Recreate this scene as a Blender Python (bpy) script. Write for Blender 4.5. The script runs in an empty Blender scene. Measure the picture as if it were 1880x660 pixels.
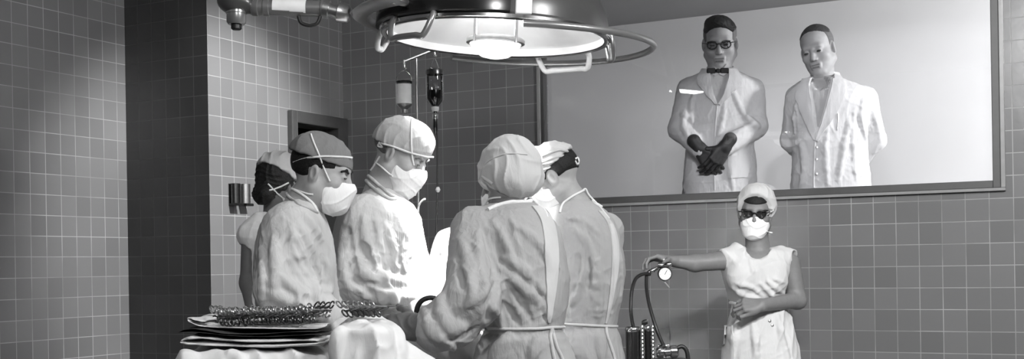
import bpy, math, random
import numpy as np
from mathutils import Vector, Matrix

QUAL = 1.0            # mesh fineness factor (1 = final)
random.seed(7)
COL = bpy.context.scene.collection
PI = math.pi
rad = math.radians

# ------------------------------------------------------------------ camera (solved from the tile joints)
F_PX, ROLL, SHIFT_Y, YAW = 2230.0, -0.0159, 158.4, -0.4821
EYE = 1.28
CR, SR = math.cos(ROLL), math.sin(ROLL)
CY, SY = math.cos(YAW), math.sin(YAW)
RIGHT = np.array([CY, -SY, 0.0]); FWD = np.array([SY, CY, 0.0])
ROTZ = -YAW                                    # turns the camera-facing local axes into world axes

def ray(px, py):
    """Direction of a photo pixel in camera axes (right, up) per unit of depth."""
    x = (px - 940.0) / F_PX; y = -(py - 330.0 - SHIFT_Y) / F_PX
    return x * CR - y * SR, x * SR + y * CR

def world(px, py, depth):
    r, u = ray(px, py)
    p = RIGHT * (r * depth) + FWD * depth
    return Vector((p[0], p[1], EYE + u * depth))

def on_plane(px, py, axis, val):
    r, u = ray(px, py)
    d = RIGHT * r + FWD + np.array([0, 0, u])
    t = val / d[axis]
    return Vector((d[0] * t, d[1] * t, EYE + u * t))

cam_d = bpy.data.cameras.new('camera')
cam_d.sensor_fit = 'HORIZONTAL'; cam_d.sensor_width = 36.0
cam_d.lens = F_PX * 36.0 / 1880.0
cam_d.shift_y = SHIFT_Y / 1880.0
cam = bpy.data.objects.new('camera', cam_d); COL.objects.link(cam)
ri = RIGHT * CR + np.array([0, 0, SR]); up = -RIGHT * SR + np.array([0, 0, CR])
cam.matrix_world = Matrix(((ri[0], up[0], -FWD[0], 0), (ri[1], up[1], -FWD[1], 0), (ri[2], up[2], -FWD[2], EYE), (0, 0, 0, 1)))
cam_d.clip_end = 60
bpy.context.scene.camera = cam

# ------------------------------------------------------------------ materials
def nd(nt, typ, **kw):
    n = nt.nodes.new(typ)
    for k, v in kw.items():
        if k in n.inputs: n.inputs[k].default_value = v
        else: setattr(n, k, v)
    return n

def g(v): return (v, v, v * 1.01, 1)

def base_mat(name):
    m = bpy.data.materials.new(name); m.use_nodes = True
    nt = m.node_tree; nt.nodes.clear()
    out = nd(nt, 'ShaderNodeOutputMaterial'); b = nd(nt, 'ShaderNodeBsdfPrincipled')
    nt.links.new(b.outputs[0], out.inputs[0])
    return m, nt, b

def cloth(name, v, bump=0.25, scale=38.0, rough=0.95, weave=True, sheen=0.0, var=0.08):
    m, nt, b = base_mat(name)
    tc = nd(nt, 'ShaderNodeTexCoord')
    n1 = nd(nt, 'ShaderNodeTexNoise'); n1.inputs['Scale'].default_value = scale; n1.inputs['Detail'].default_value = 5; n1.inputs['Distortion'].default_value = 0.6
    n2 = nd(nt, 'ShaderNodeTexNoise'); n2.inputs['Scale'].default_value = 700; n2.inputs['Detail'].default_value = 1
    n3 = nd(nt, 'ShaderNodeTexNoise'); n3.inputs['Scale'].default_value = 6; n3.inputs['Detail'].default_value = 3
    for n in (n1, n2, n3): nt.links.new(tc.outputs['Object'], n.inputs['Vector'])
    bp = nd(nt, 'ShaderNodeBump'); bp.inputs['Strength'].default_value = bump; bp.inputs['Distance'].default_value = 0.012
    mp = nd(nt, 'ShaderNodeMapping'); mp.inputs['Scale'].default_value = (1, 1, 0.22); mp.inputs['Rotation'].default_value = (0.25, 0.2, 0)
    n4 = nd(nt, 'ShaderNodeTexNoise'); n4.inputs['Scale'].default_value = scale * 1.1; n4.inputs['Detail'].default_value = 4; n4.inputs['Distortion'].default_value = 0.8
    nt.links.new(tc.outputs['Object'], mp.inputs[0]); nt.links.new(mp.outputs[0], n4.inputs['Vector'])
    ad = nd(nt, 'ShaderNodeMath', operation='MULTIPLY_ADD'); nt.links.new(n4.outputs[0], ad.inputs[0]); ad.inputs[1].default_value = 1.3
    n1s = nd(nt, 'ShaderNodeMath', operation='MULTIPLY'); nt.links.new(n1.outputs[0], n1s.inputs[0]); n1s.inputs[1].default_value = 0.35
    nt.links.new(n1s.outputs[0], ad.inputs[2]); nt.links.new(ad.outputs[0], bp.inputs['Height'])
    bp2 = nd(nt, 'ShaderNodeBump'); bp2.inputs['Strength'].default_value = 0.25; bp2.inputs['Distance'].default_value = 0.0008
    nt.links.new(n2.outputs[0], bp2.inputs['Height']); nt.links.new(bp.outputs[0], bp2.inputs['Normal'])
    nt.links.new(bp2.outputs[0], b.inputs['Normal'])
    cr = nd(nt, 'ShaderNodeMapRange'); cr.inputs['From Min'].default_value = 0.3; cr.inputs['From Max'].default_value = 0.7
    cr.inputs['To Min'].default_value = v * (1 - var); cr.inputs['To Max'].default_value = min(0.95, v * (1 + var))
    nt.links.new(n3.outputs[0], cr.inputs['Value']); nt.links.new(cr.outputs[0], b.inputs['Base Color'])
    b.inputs['Roughness'].default_value = rough
    b.inputs['Specular IOR Level'].default_value = 0.15
    return m

def plain(name, v, rough=0.5, metal=0.0, spec=0.5, noise=0.05, nscale=30.0, bump=0.0):
    m, nt, b = base_mat(name)
    tc = nd(nt, 'ShaderNodeTexCoord'); n = nd(nt, 'ShaderNodeTexNoise'); n.inputs['Scale'].default_value = nscale; n.inputs['Detail'].default_value = 4
    nt.links.new(tc.outputs['Object'], n.inputs['Vector'])
    cr = nd(nt, 'ShaderNodeMapRange'); cr.inputs['From Min'].default_value = 0.3; cr.inputs['From Max'].default_value = 0.7
    cr.inputs['To Min'].default_value = v * (1 - noise); cr.inputs['To Max'].default_value = min(0.97, v * (1 + noise))
    nt.links.new(n.outputs[0], cr.inputs['Value']); nt.links.new(cr.outputs[0], b.inputs['Base Color'])
    b.inputs['Roughness'].default_value = rough; b.inputs['Metallic'].default_value = metal
    b.inputs['Specular IOR Level'].default_value = spec
    if bump:
        bp = nd(nt, 'ShaderNodeBump'); bp.inputs['Strength'].default_value = bump; bp.inputs['Distance'].default_value = 0.004
        nt.links.new(n.outputs[0], bp.inputs['Height']); nt.links.new(bp.outputs[0], b.inputs['Normal'])
    return m

def tile_mat(name, axis, wid, off, zoff, v=0.17, rough=0.22):
    """Glazed square wall tiles; axis 0: wall runs along X, 1: along Y."""
    m, nt, b = base_mat(name)
    geo = nd(nt, 'ShaderNodeNewGeometry'); sep = nd(nt, 'ShaderNodeSeparateXYZ'); nt.links.new(geo.outputs['Position'], sep.inputs[0])
    a = nd(nt, 'ShaderNodeMath', operation='SUBTRACT'); nt.links.new(sep.outputs[axis], a.inputs[0]); a.inputs[1].default_value = off - 400 * wid
    z = nd(nt, 'ShaderNodeMath', operation='SUBTRACT'); nt.links.new(sep.outputs[2], z.inputs[0]); z.inputs[1].default_value = zoff - 40.0
    cb = nd(nt, 'ShaderNodeCombineXYZ'); nt.links.new(a.outputs[0], cb.inputs[0]); nt.links.new(z.outputs[0], cb.inputs[1])
    br = nd(nt, 'ShaderNodeTexBrick'); nt.links.new(cb.outputs[0], br.inputs['Vector'])
    br.offset = 0.0; br.squash = 1.0
    br.inputs['Scale'].default_value = 1.0; br.inputs['Mortar Size'].default_value = 0.0021
    br.inputs['Mortar Smooth'].default_value = 0.35
    br.inputs['Brick Width'].default_value = wid; br.inputs['Row Height'].default_value = 0.1
    br.inputs['Color1'].default_value = g(v * 0.9); br.inputs['Color2'].default_value = g(v * 1.1)
    # joints: pale grout, stronger in places where it was freshly pointed
    n = nd(nt, 'ShaderNodeTexNoise'); n.inputs['Scale'].default_value = 3.2; n.inputs['Detail'].default_value = 3
    nt.links.new(cb.outputs[0], n.inputs['Vector'])
    mr = nd(nt, 'ShaderNodeMapRange'); mr.inputs['From Min'].default_value = 0.35; mr.inputs['From Max'].default_value = 0.7
    mr.inputs['To Min'].default_value = v * 1.2; mr.inputs['To Max'].default_value = v * 2.3
    nt.links.new(n.outputs[0], mr.inputs['Value']); nt.links.new(mr.outputs[0], br.inputs['Mortar'])
    nt.links.new(br.outputs['Color'], b.inputs['Base Color'])
    rr = nd(nt, 'ShaderNodeMapRange'); rr.inputs['To Min'].default_value = rough; rr.inputs['To Max'].default_value = 0.75
    nt.links.new(br.outputs['Fac'], rr.inputs['Value']); nt.links.new(rr.outputs[0], b.inputs['Roughness'])
    n2 = nd(nt, 'ShaderNodeTexNoise'); n2.inputs['Scale'].default_value = 14; n2.inputs['Detail'].default_value = 2
    nt.links.new(cb.outputs[0], n2.inputs['Vector'])
    bp0 = nd(nt, 'ShaderNodeBump'); bp0.inputs['Strength'].default_value = 0.12; bp0.inputs['Distance'].default_value = 0.004
    nt.links.new(n2.outputs[0], bp0.inputs['Height'])
    bp = nd(nt, 'ShaderNodeBump', invert=True); bp.inputs['Strength'].default_value = 0.3; bp.inputs['Distance'].default_value = 0.001
    nt.links.new(br.outputs['Fac'], bp.inputs['Height']); nt.links.new(bp0.outputs[0], bp.inputs['Normal']); nt.links.new(bp.outputs[0], b.inputs['Normal'])
    b.inputs['Specular IOR Level'].default_value = 0.45
    return m

def glow(name, v, strength):
    m, nt, b = base_mat(name)
    b.inputs['Base Color'].default_value = g(v); b.inputs['Emission Color'].default_value = (1, 1, 1, 1); b.inputs['Emission Strength'].default_value = strength
    return m

def pane_mat(name, refl=0.05, dark=1.0):
    m, nt, b = base_mat(name)
    out = [n for n in nt.nodes if n.type == 'OUTPUT_MATERIAL'][0]; nt.nodes.remove(b)
    tr = nd(nt, 'ShaderNodeBsdfTransparent'); tr.inputs[0].default_value = g(dark)
    gl = nd(nt, 'ShaderNodeBsdfGlossy'); gl.inputs['Roughness'].default_value = 0.0
    mx = nd(nt, 'ShaderNodeMixShader'); fr = nd(nt, 'ShaderNodeFresnel'); fr.inputs[0].default_value = 1.5
    ml = nd(nt, 'ShaderNodeMath', operation='MULTIPLY'); nt.links.new(fr.outputs[0], ml.inputs[0]); ml.inputs[1].default_value = refl / 0.04
    nt.links.new(ml.outputs[0], mx.inputs[0]); nt.links.new(tr.outputs[0], mx.inputs[1]); nt.links.new(gl.outputs[0], mx.inputs[2])
    nt.links.new(mx.outputs[0], out.inputs[0])
    return m

M = {}
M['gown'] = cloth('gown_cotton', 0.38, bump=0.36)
M['gown_lit'] = cloth('gown_lit_cotton', 0.52, bump=0.36)  # gown cotton again, brightened: lamp light put into its colour
M['gown_strip'] = cloth('gown_facing_cotton', 0.56, bump=0.25)
M['cap_grey'] = cloth('cap_grey_cotton', 0.20, bump=0.2)
M['cap_light'] = cloth('cap_light_cotton', 0.46, bump=0.2)
M['cap_bag'] = cloth('cap_pale_cotton', 0.52, bump=0.2)
M['mask'] = cloth('mask_gauze', 0.82, bump=0.2)
M['tape'] = cloth('cotton_tape', 0.75, bump=0.2, scale=200)
M['dress'] = cloth('dress_cotton', 0.56, bump=0.2)
M['uniform'] = cloth('uniform_lit_cotton', 0.88, bump=0.15)  # whiter than the dress cotton: strong light put into its colour
M['coat'] = cloth('coat_cotton', 0.60, bump=0.2)
M['shirt'] = cloth('shirt_cotton', 0.40, bump=0.2)
M['black_cloth'] = cloth('black_silk', 0.02, bump=0.1, rough=0.6)
M['drape'] = cloth('drape_cotton', 0.72, bump=0.16, scale=26)
M['towel'] = cloth('towel_cotton', 0.68, bump=0.3)
M['towel_dark'] = cloth('towel_dark_cotton', 0.05, bump=0.3)
M['skin'] = plain('skin', 0.34, rough=0.5, spec=0.35, noise=0.06, nscale=60, bump=0.05)
M['skin_dark'] = plain('skin_tanned', 0.17, rough=0.5, spec=0.35, noise=0.06, nscale=60, bump=0.05)
M['lips'] = plain('lips', 0.17, rough=0.45)
M['hair'] = plain('hair_dark', 0.012, rough=0.6, spec=0.2, nscale=160, noise=0.4, bump=0.6)
M['hair_grey'] = plain('hair_cropped', 0.10, rough=0.7, nscale=160, noise=0.4, bump=0.4)
M['eye'] = plain('eye_dark', 0.03, rough=0.2)
M['eye_white'] = plain('eye_white', 0.5, rough=0.25)
M['glove'] = plain('rubber_glove', 0.10, rough=0.45, nscale=50, noise=0.12, bump=0.25)
M['glove_light'] = plain('rubber_glove_pale', 0.45, rough=0.45, nscale=50, noise=0.1, bump=0.25)
M['glove_dark'] = plain('leather_glove_dark', 0.022, rough=0.55, nscale=60, noise=0.2, bump=0.3)
M['shoe'] = plain('shoe_leather', 0.03, rough=0.4)
M['trouser'] = cloth('trouser_cotton', 0.25)
M['chrome'] = plain('chrome', 0.62, rough=0.18, metal=1.0, noise=0.03)
M['steel'] = plain('brushed_steel', 0.45, rough=0.35, metal=1.0, noise=0.1, nscale=80)
M['steel_dark'] = plain('instrument_steel', 0.12, rough=0.28, metal=1.0, noise=0.15, nscale=80)
M['lamp_shell'] = plain('lamp_enamel', 0.06, rough=0.28, spec=0.5, noise=0.05)
M['lamp_arm'] = plain('lamp_arm_enamel', 0.28, rough=0.3, metal=0.6, noise=0.05)
M['white_paint'] = plain('white_enamel', 0.75, rough=0.35)
M['black'] = plain('black_rubber', 0.014, rough=0.45, noise=0.2)
M['black_gloss'] = plain('black_plastic', 0.012, rough=0.2)
M['frame'] = plain('window_steel_frame', 0.055, rough=0.45, noise=0.06)
M['door_frame'] = plain('door_frame_paint', 0.06, rough=0.4, noise=0.08)
M['dark_wall'] = plain('corridor_unlit', 0.008, rough=0.9)  # near-black colour stands in for the unlit space past the door
M['floor'] = plain('terrazzo_floor', 0.13, rough=0.35, noise=0.35, nscale=90)
M['plaster'] = plain('white_plaster', 0.72, rough=0.9, noise=0.03, nscale=4)
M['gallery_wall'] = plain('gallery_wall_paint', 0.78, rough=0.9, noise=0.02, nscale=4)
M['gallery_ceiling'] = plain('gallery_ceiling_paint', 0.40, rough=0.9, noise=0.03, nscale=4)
M['label'] = plain('paper_label', 0.9, rough=0.7)
M['blood'] = plain('dark_blood', 0.004, rough=0.15, spec=0.5)
M['saline'] = plain('pale_fluid_label', 0.62, rough=0.5, nscale=12, noise=0.12)
M['bottle_glass'] = pane_mat('bottle_glass', refl=0.10, dark=0.86)
M['glass'] = pane_mat('window_glass', refl=0.045, dark=0.97)
M['reflector'] = plain('lamp_reflector', 0.85, rough=0.25, metal=0.3, noise=0.04, nscale=14)

# ------------------------------------------------------------------ small mesh helpers
def link(name, me, mat, parent=None, smooth=True):
    o = bpy.data.objects.new(name, me); COL.objects.link(o)
    if mat is not None: me.materials.append(mat)
    if smooth and len(me.polygons): me.polygons.foreach_set('use_smooth', np.ones(len(me.polygons), dtype=bool))
    if parent is not None: o.parent = parent
    return o

def mesh_np(name, V, F):
    me = bpy.data.meshes.new(name)
    V = np.asarray(V, dtype=np.float32); F = np.asarray(F, dtype=np.int32)
    me.vertices.add(len(V)); me.vertices.foreach_set('co', V.ravel())
    n = F.shape[1]
    me.loops.add(F.size); me.loops.foreach_set('vertex_index', F.ravel())
    me.polygons.add(len(F)); me.polygons.foreach_set('loop_start', np.arange(0, F.size, n, dtype=np.int32))
    me.polygons.foreach_set('loop_total', np.full(len(F), n, dtype=np.int32))
    me.update(calc_edges=True)
    return me

class MB:
    """Collects simple shapes into one mesh."""
    def __init__(s): s.V = []; s.F = []
    def raw(s, V, F):
        o = len(s.V); s.V += [tuple(v) for v in V]; s.F += [tuple(i + o for i in f) for f in F]; return s
    def box(s, lo, hi, mtx=None):
        (a, b, c), (d, e, f) = lo, hi
        V = [Vector(v) for v in ((a, b, c), (d, b, c), (d, e, c), (a, e, c), (a, b, f), (d, b, f), (d, e, f), (a, e, f))]
        if mtx is not None: V = [mtx @ v for v in V]
        return s.raw(V, [(0, 3, 2, 1), (4, 5, 6, 7), (0, 1, 5, 4), (1, 2, 6, 5), (2, 3, 7, 6), (3, 0, 4, 7)])
    def tube(s, pts, r, n=12, closed=False, caps=True):
        pts = [Vector(p) for p in pts]; N = len(pts)
        rs = r if isinstance(r, (list, tuple)) else [r] * N
        V = []; F = []; prev = None
        for i, p in enumerate(pts):
            if closed: t = pts[(i + 1) % N] - pts[i - 1]
            else: t = pts[min(i + 1, N - 1)] - pts[max(i - 1, 0)]
            t = t.normalized() if t.length > 1e-9 else Vector((0, 0, 1))
            if prev is None:
                a = t.cross(Vector((0, 0, 1)));
                if a.length < 1e-3: a = t.cross(Vector((0, 1, 0)))
                a.normalize()
            else:
                a = prev - t * prev.dot(t)
                a = a.normalized() if a.length > 1e-6 else t.orthogonal().normalized()
            prev = a; b = t.cross(a)
            for k in range(n):
                th = 2 * PI * k / n; V.append(p + (a * math.cos(th) + b * math.sin(th)) * rs[i])
        m = N if closed else N - 1
        for i in range(m):
            j = (i + 1) % N
            for k in range(n):
                k2 = (k + 1) % n; F.append((i * n + k, i * n + k2, j * n + k2, j * n + k))
        if caps and not closed:
            F.append(tuple(reversed(range(n)))); F.append(tuple((N - 1) * n + k for k in range(n)))
        return s.raw(V, F)
    def lathe(s, prof, n=48, mtx=None, a0=0.0, a1=2 * PI):
        """prof: (radius, z) list turned about Z; mtx places it."""
        full = abs(a1 - a0 - 2 * PI) < 1e-6; m = n if full else n + 1
        V = []; F = []
        for (r, z) in prof:
            for k in range(m):
                th = a0 + (a1 - a0) * k / n; V.append(Vector((max(r, 1e-5) * math.cos(th), max(r, 1e-5) * math.sin(th), z)))
        for i in range(len(prof) - 1):
            for k in range(n):
                k2 = (k + 1) % m; F.append((i * m + k, i * m + k2, (i + 1) * m + k2, (i + 1) * m + k))
        if mtx is not None: V = [mtx @ v for v in V]
        return s.raw(V, F)
    def build(s, name, mat, parent=None, smooth=False, bevel=0.0, auto=True):
        me = bpy.data.meshes.new(name); me.from_pydata([tuple(v) for v in s.V], [], s.F); me.validate(); me.update()
        o = link(name, me, mat, parent, smooth)
        if smooth and auto:
            try: me.set_sharp_from_angle(angle=rad(45))
            except Exception: pass
        if bevel:
            b = o.modifiers.new('bevel', 'BEVEL'); b.width = bevel; b.segments = 2; b.limit_method = 'ANGLE'; b.angle_limit = rad(40)
        return o

def spline(pts, n=8):
    pts = [Vector(p) for p in pts]; out = []
    for i in range(len(pts) - 1):
        p0, p1, p2, p3 = pts[max(i - 1, 0)], pts[i], pts[i + 1], pts[min(i + 2, len(pts) - 1)]
        for k in range(n):
            t = k / n
            out.append(0.5 * ((2 * p1) + (p2 - p0) * t + (2 * p0 - 5 * p1 + 4 * p2 - p3) * t * t + (3 * p1 - p0 - 3 * p2 + p3) * t ** 3))
    out.append(pts[-1]); return out

def tag(o, label=None, cat=None, group=None, kind=None):
    if label: o['label'] = label
    if cat: o['category'] = cat
    if group: o['group'] = group
    if kind: o['kind'] = kind
    return o

def empty(name, loc=(0, 0, 0), rz=0.0, label=None, cat=None, group=None):
    o = bpy.data.objects.new(name, None); COL.objects.link(o); o.location = loc; o.rotation_euler = (0, 0, rz)
    o.empty_display_size = 0.1
    return tag(o, label, cat, group)

# ------------------------------------------------------------------ smooth solid modelling (signed distances -> one continuous skin)
def smin(a, b, k):
    if k <= 0: return np.minimum(a, b)
    h = np.maximum(k - np.abs(a - b), 0) / k
    return np.minimum(a, b) - h * h * k * 0.25

def smax(a, b, k): return -smin(-a, -b, k)
A3 = lambda p: np.asarray(tuple(p), dtype=np.float64)

def cone(a, b, r1, r2):
    a = A3(a); b = A3(b); ab = b - a; L2 = max(float(ab @ ab), 1e-12); R = max(r1, r2)
    def f(P):
        w = P - a; t = np.clip((w @ ab) / L2, 0, 1)
        w = w - t[:, None] * ab
        return np.sqrt((w * w).sum(1)) - (r1 + (r2 - r1) * t)
    f.lo = np.minimum(a, b) - R; f.hi = np.maximum(a, b) + R
    return f

def ellip(c, r, mtx=None):
    c = A3(c); r = A3(r)
    def f(P):
        q = (P - c) if mtx is None else (P - c) @ mtx
        k0 = np.sqrt(((q / r) ** 2).sum(1)); k1 = np.sqrt(((q / (r * r)) ** 2).sum(1))
        return k0 * (k0 - 1.0) / np.maximum(k1, 1e-9)
    R = r.max(); f.lo = c - R; f.hi = c + R
    return f

def half(p, n):
    p = A3(p); n = A3(n); n = n / np.linalg.norm(n)
    return lambda P: (P - p) @ n

def rbox(c, hs, r, mtx=None):
    c = A3(c); hs = A3(hs)
    def f(P):
        q = (P - c) if mtx is None else (P - c) @ mtx
        q = np.abs(q) - (hs - r)
        return np.sqrt((np.maximum(q, 0) ** 2).sum(1)) + np.minimum(q.max(1), 0) - r
    R = np.linalg.norm(hs); f.lo = c - R; f.hi = c + R
    return f

def stack(rows, p=2.3, cap=0.03):
    """rows: (z, cx, cy, rx, ry) -> body of elliptical sections."""
    rows = sorted(rows); T = np.array(rows, dtype=np.float64); z = T[:, 0]
    zz = np.linspace(z[0], z[-1], 240); out = []
    for c in range(1, 5):
        y = T[:, c]; m = np.gradient(y, z)
        d = np.diff(y) / np.diff(z)
        for i in range(len(y)):                      # monotone tangents
            if 0 < i < len(y) - 1: m[i] = 0 if d[i - 1] * d[i] <= 0 else 2 * d[i - 1] * d[i] / (d[i - 1] + d[i])
            else: m[i] = d[0] if i == 0 else d[-1]
        i = np.clip(np.searchsorted(z, zz, 'right') - 1, 0, len(z) - 2); h = z[i + 1] - z[i]; t = (zz - z[i]) / h
        out.append((2*t**3-3*t**2+1)*y[i] + (t**3-2*t**2+t)*h*m[i] + (-2*t**3+3*t**2)*y[i+1] + (t**3-t**2)*h*m[i+1])
    cx, cy, rx, ry = out
    def f(P):
        Z = P[:, 2]
        x = P[:, 0] - np.interp(Z, zz, cx); y = P[:, 1] - np.interp(Z, zz, cy)
        a = np.interp(Z, zz, rx); b = np.interp(Z, zz, ry)
        q = (np.abs(x / a) ** p + np.abs(y / b) ** p) ** (1 / p)
        d = (q - 1) * np.minimum(a, b)
        return smax(d, np.maximum(Z - z[-1], z[0] - Z), cap)
    f.lo = np.array([(cx - rx).min(), (cy - ry).min(), z[0]]); f.hi = np.array([(cx + rx).max(), (cy + ry).max(), z[-1]])
    f.axis = lambda Z: (np.interp(Z, zz, cx), np.interp(Z, zz, cy))
    return f

class SDF:
    def __init__(s): s.ops = []; s.disp = []; s.dm = 0.0; s.lo = np.full(3, 1e9); s.hi = np.full(3, -1e9)
    def add(s, f, k=0.01):
        s.ops.append(('a', f, k)); s.lo = np.minimum(s.lo, f.lo); s.hi = np.maximum(s.hi, f.hi); return s
    def sub(s, f, k=0.01): s.ops.append(('s', f, k)); return s
    def inter(s, f, k=0.005): s.ops.append(('i', f, k)); return s
    def displace(s, f, amp): s.disp.append(f); s.dm += amp; return s
    def __call__(s, P, mask=None):
        d = np.full(len(P), 1e3)
        for i, (m, f, k) in enumerate(s.ops):
            if mask is not None and not mask[i]: continue
            v = f(P)
            if m == 'a': d = smin(d, v, k)
            elif m == 's': d = smax(d, -v, k)
            else: d = smax(d, v, k)
        for q in s.disp: d = d + q(P)
        return d
    def mesh(s, name, h, lo=None, hi=None, open_below=None):
        h = h / QUAL; B = 12
        lo = s.lo - 3 * h - s.dm if lo is None else A3(lo); hi = s.hi + 3 * h + s.dm if hi is None else A3(hi)
        nb = np.ceil((hi - lo) / (h * B)).astype(int); n = nb * B + 1
        val = np.empty(n, dtype=np.float32)
        ci = np.stack(np.meshgrid(*[np.arange(k) for k in nb], indexing='ij'), -1).reshape(-1, 3)
        cen = lo + (ci + 0.5) * (B * h); Rb = B * h * 0.87
        D = np.stack([f(cen) for (_, f, _) in s.ops], 1)
        d = np.full(len(cen), 1e3)
        for i, (m, f, k) in enumerate(s.ops):
            d = smin(d, D[:, i], k) if m == 'a' else smax(d, -D[:, i], k) if m == 's' else smax(d, D[:, i], k)
        dadd = np.full(len(cen), 1e3)
        for i, (m, f, k) in enumerate(s.ops):
            if m == 'a': dadd = np.minimum(dadd, D[:, i])
        act = np.abs(d) < Rb * 1.35 + s.dm + 0.02
        g1 = np.arange(B + 1)
        off = np.stack(np.meshgrid(g1, g1, g1, indexing='ij'), -1).reshape(-1, 3)
        offh = off * h
        for b in np.nonzero(~act)[0]:
            i, j, k = ci[b] * B
            val[i:i + B + 1, j:j + B + 1, k:k + B + 1] = 1.0 if d[b] > 0 else -1.0
        base = lo + ci * (B * h)
        for b in np.nonzero(act)[0]:
            i, j, k = ci[b] * B
            mask = [(D[b, q] - 2 * Rb < dadd[b] + kk) if m == 'a' else (D[b, q] - 1.2 * Rb < kk) if m == 's' else True for q, (m, f, kk) in enumerate(s.ops)]
            val[i:i + B + 1, j:j + B + 1, k:k + B + 1] = s(base[b] + offh, mask).reshape(B + 1, B + 1, B + 1)
        V, F = surface_nets(val, lo, h)
        if open_below is not None: F = F[V[F][:, :, 2].mean(1) > open_below]      # a hanging cloth is open underneath
        return mesh_np(name, V, F)
    def hit(s, o, d, t0, t1):
        """First point where a ray meets the surface: (point, outward normal) or None."""
        t = np.linspace(t0, t1, 700); P = o + t[:, None] * d; v = s(P)
        i = np.nonzero((v[1:] <= 0) & (v[:-1] > 0))[0]
        if len(i) == 0: return None
        i = i[0]; tt = t[i] + (t[i + 1] - t[i]) * v[i] / (v[i] - v[i + 1]); p = o + tt * d
        e = 0.004; Q = np.array([p + [e, 0, 0], p - [e, 0, 0], p + [0, e, 0], p - [0, e, 0], p + [0, 0, e], p - [0, 0, e]]); w = s(Q)
        nrm = np.array([w[0] - w[1], w[2] - w[3], w[4] - w[5]]); nrm /= max(np.linalg.norm(nrm), 1e-9)
        return p, nrm

def surface_nets(val, lo, h):
    neg = val < 0; nx, ny, nz = val.shape
    c = neg[:-1, :-1, :-1].astype(np.int8)
    cnt = np.zeros((nx - 1, ny - 1, nz - 1), dtype=np.int8)
    for i in (0, 1):
        for j in (0, 1):
            for k in (0, 1): cnt += neg[i:nx - 1 + i, j:ny - 1 + j, k:nz - 1 + k]
    act = (cnt > 0) & (cnt < 8); I = np.argwhere(act)
    idx = np.full(act.shape, -1, dtype=np.int32); idx[act] = np.arange(len(I))
    C = np.array([(i, j, k) for i in (0, 1) for j in (0, 1) for k in (0, 1)])
    vals = np.stack([val[I[:, 0] + a, I[:, 1] + b, I[:, 2] + d] for a, b, d in C], 1).astype(np.float64)
    S = np.zeros((len(I), 3)); N = np.zeros(len(I))
    for a in range(8):
        for b in range(a + 1, 8):
            if np.abs(C[a] - C[b]).sum() != 1: continue
            va, vb = vals[:, a], vals[:, b]; m = (va < 0) != (vb < 0)
            t = np.where(m, va / np.where(m, va - vb, 1), 0)
            S += np.where(m[:, None], C[a] + t[:, None] * (C[b] - C[a]), 0); N += m
    V = lo + (I + S / np.maximum(N, 1)[:, None]) * h
    Fs = []
    for ax in range(3):
        sl0 = [slice(None)] * 3; sl1 = [slice(None)] * 3; sl0[ax] = slice(0, -1); sl1[ax] = slice(1, None)
        a = neg[tuple(sl0)]; b = neg[tuple(sl1)]
        E = np.argwhere(a != b); o1, o2 = [q for q in range(3) if q != ax]
        sh = act.shape
        E = E[(E[:, o1] > 0) & (E[:, o2] > 0) & (E[:, o1] < sh[o1]) & (E[:, o2] < sh[o2])]
        s_in = a[E[:, 0], E[:, 1], E[:, 2]]
        def q(d1, d2):
            J = E.copy(); J[:, o1] += d1; J[:, o2] += d2; return idx[J[:, 0], J[:, 1], J[:, 2]]
        quad = np.stack([q(-1, -1), q(0, -1), q(0, 0), q(-1, 0)], 1)
        flip = s_in if ax != 1 else ~s_in
        quad = np.where(flip[:, None], quad, quad[:, ::-1]); Fs.append(quad)
    F = np.concatenate(Fs); F = F[(F >= 0).all(1)]
    return V, F

def folds(f, d_along, seed, amp, warp=1.6, sharp=1.6):
    """Cloth creases that run roughly along d_along."""
    rng = np.random.RandomState(seed); u = A3(d_along); u = u / np.linalg.norm(u)
    a = np.cross(u, [0.3, 0.9, 0.2]); a /= np.linalg.norm(a); b = np.cross(u, a); ph = rng.rand(8) * 6.28
    def fn(P):
        x = P @ a; y = P @ b; z = P @ u
        w1 = np.sin(f * (0.9 * x + 0.45 * y) + warp * np.sin(0.37 * f * z + ph[0]) + 1.3 * np.sin(0.5 * f * y + ph[1]) + ph[2])
        w2 = np.sin(f * 0.62 * (0.8 * y - 0.6 * x) + warp * np.sin(0.5 * f * z + ph[3] + 0.8 * np.sin(0.4 * f * x)) + ph[4])
        m = 0.5 + 0.5 * np.sin(0.33 * f * z + 0.4 * f * x + ph[5]) * np.sin(0.27 * f * y + ph[6])
        r = (1 - np.abs(w1)) ** sharp * m + (1 - np.abs(w2)) ** sharp * (1 - m)
        return amp * (0.35 - r)
    return fn
# ================================================================== THE ROOM
XA, YB, XC, YW = -4.7004, 4.6759, -4.1437, 5.828
ZC0, ZW0 = EYE + 0.0781, EYE - 0.2321
TH = 0.12; ROOF = 3.35; XR, YBACK = 3.2, -2.2
T_A = tile_mat('tile_left', 1, 0.093, 3.9635, ZC0)
T_B = tile_mat('tile_return_shaded', 0, 0.093, XC, ZC0, v=0.052)  # same glaze as the other walls; its shade is put into the tone
T_C = tile_mat('tile_door_side', 1, 0.093, YB, ZC0)
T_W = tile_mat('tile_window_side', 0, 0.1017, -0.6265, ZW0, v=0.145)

def struct(o): o['kind'] = 'structure'; return o

struct(MB().box((XA - TH, YBACK - TH, 0), (XA, YB + TH, ROOF)).build('wall_left', T_A))
struct(MB().box((XA, YB, 0), (XC - TH, YB + TH, ROOF)).box((XC - TH, YB, 0), (XC - 0.0005, YB + 0.0005, ROOF)).build('wall_return', T_B))
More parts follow.
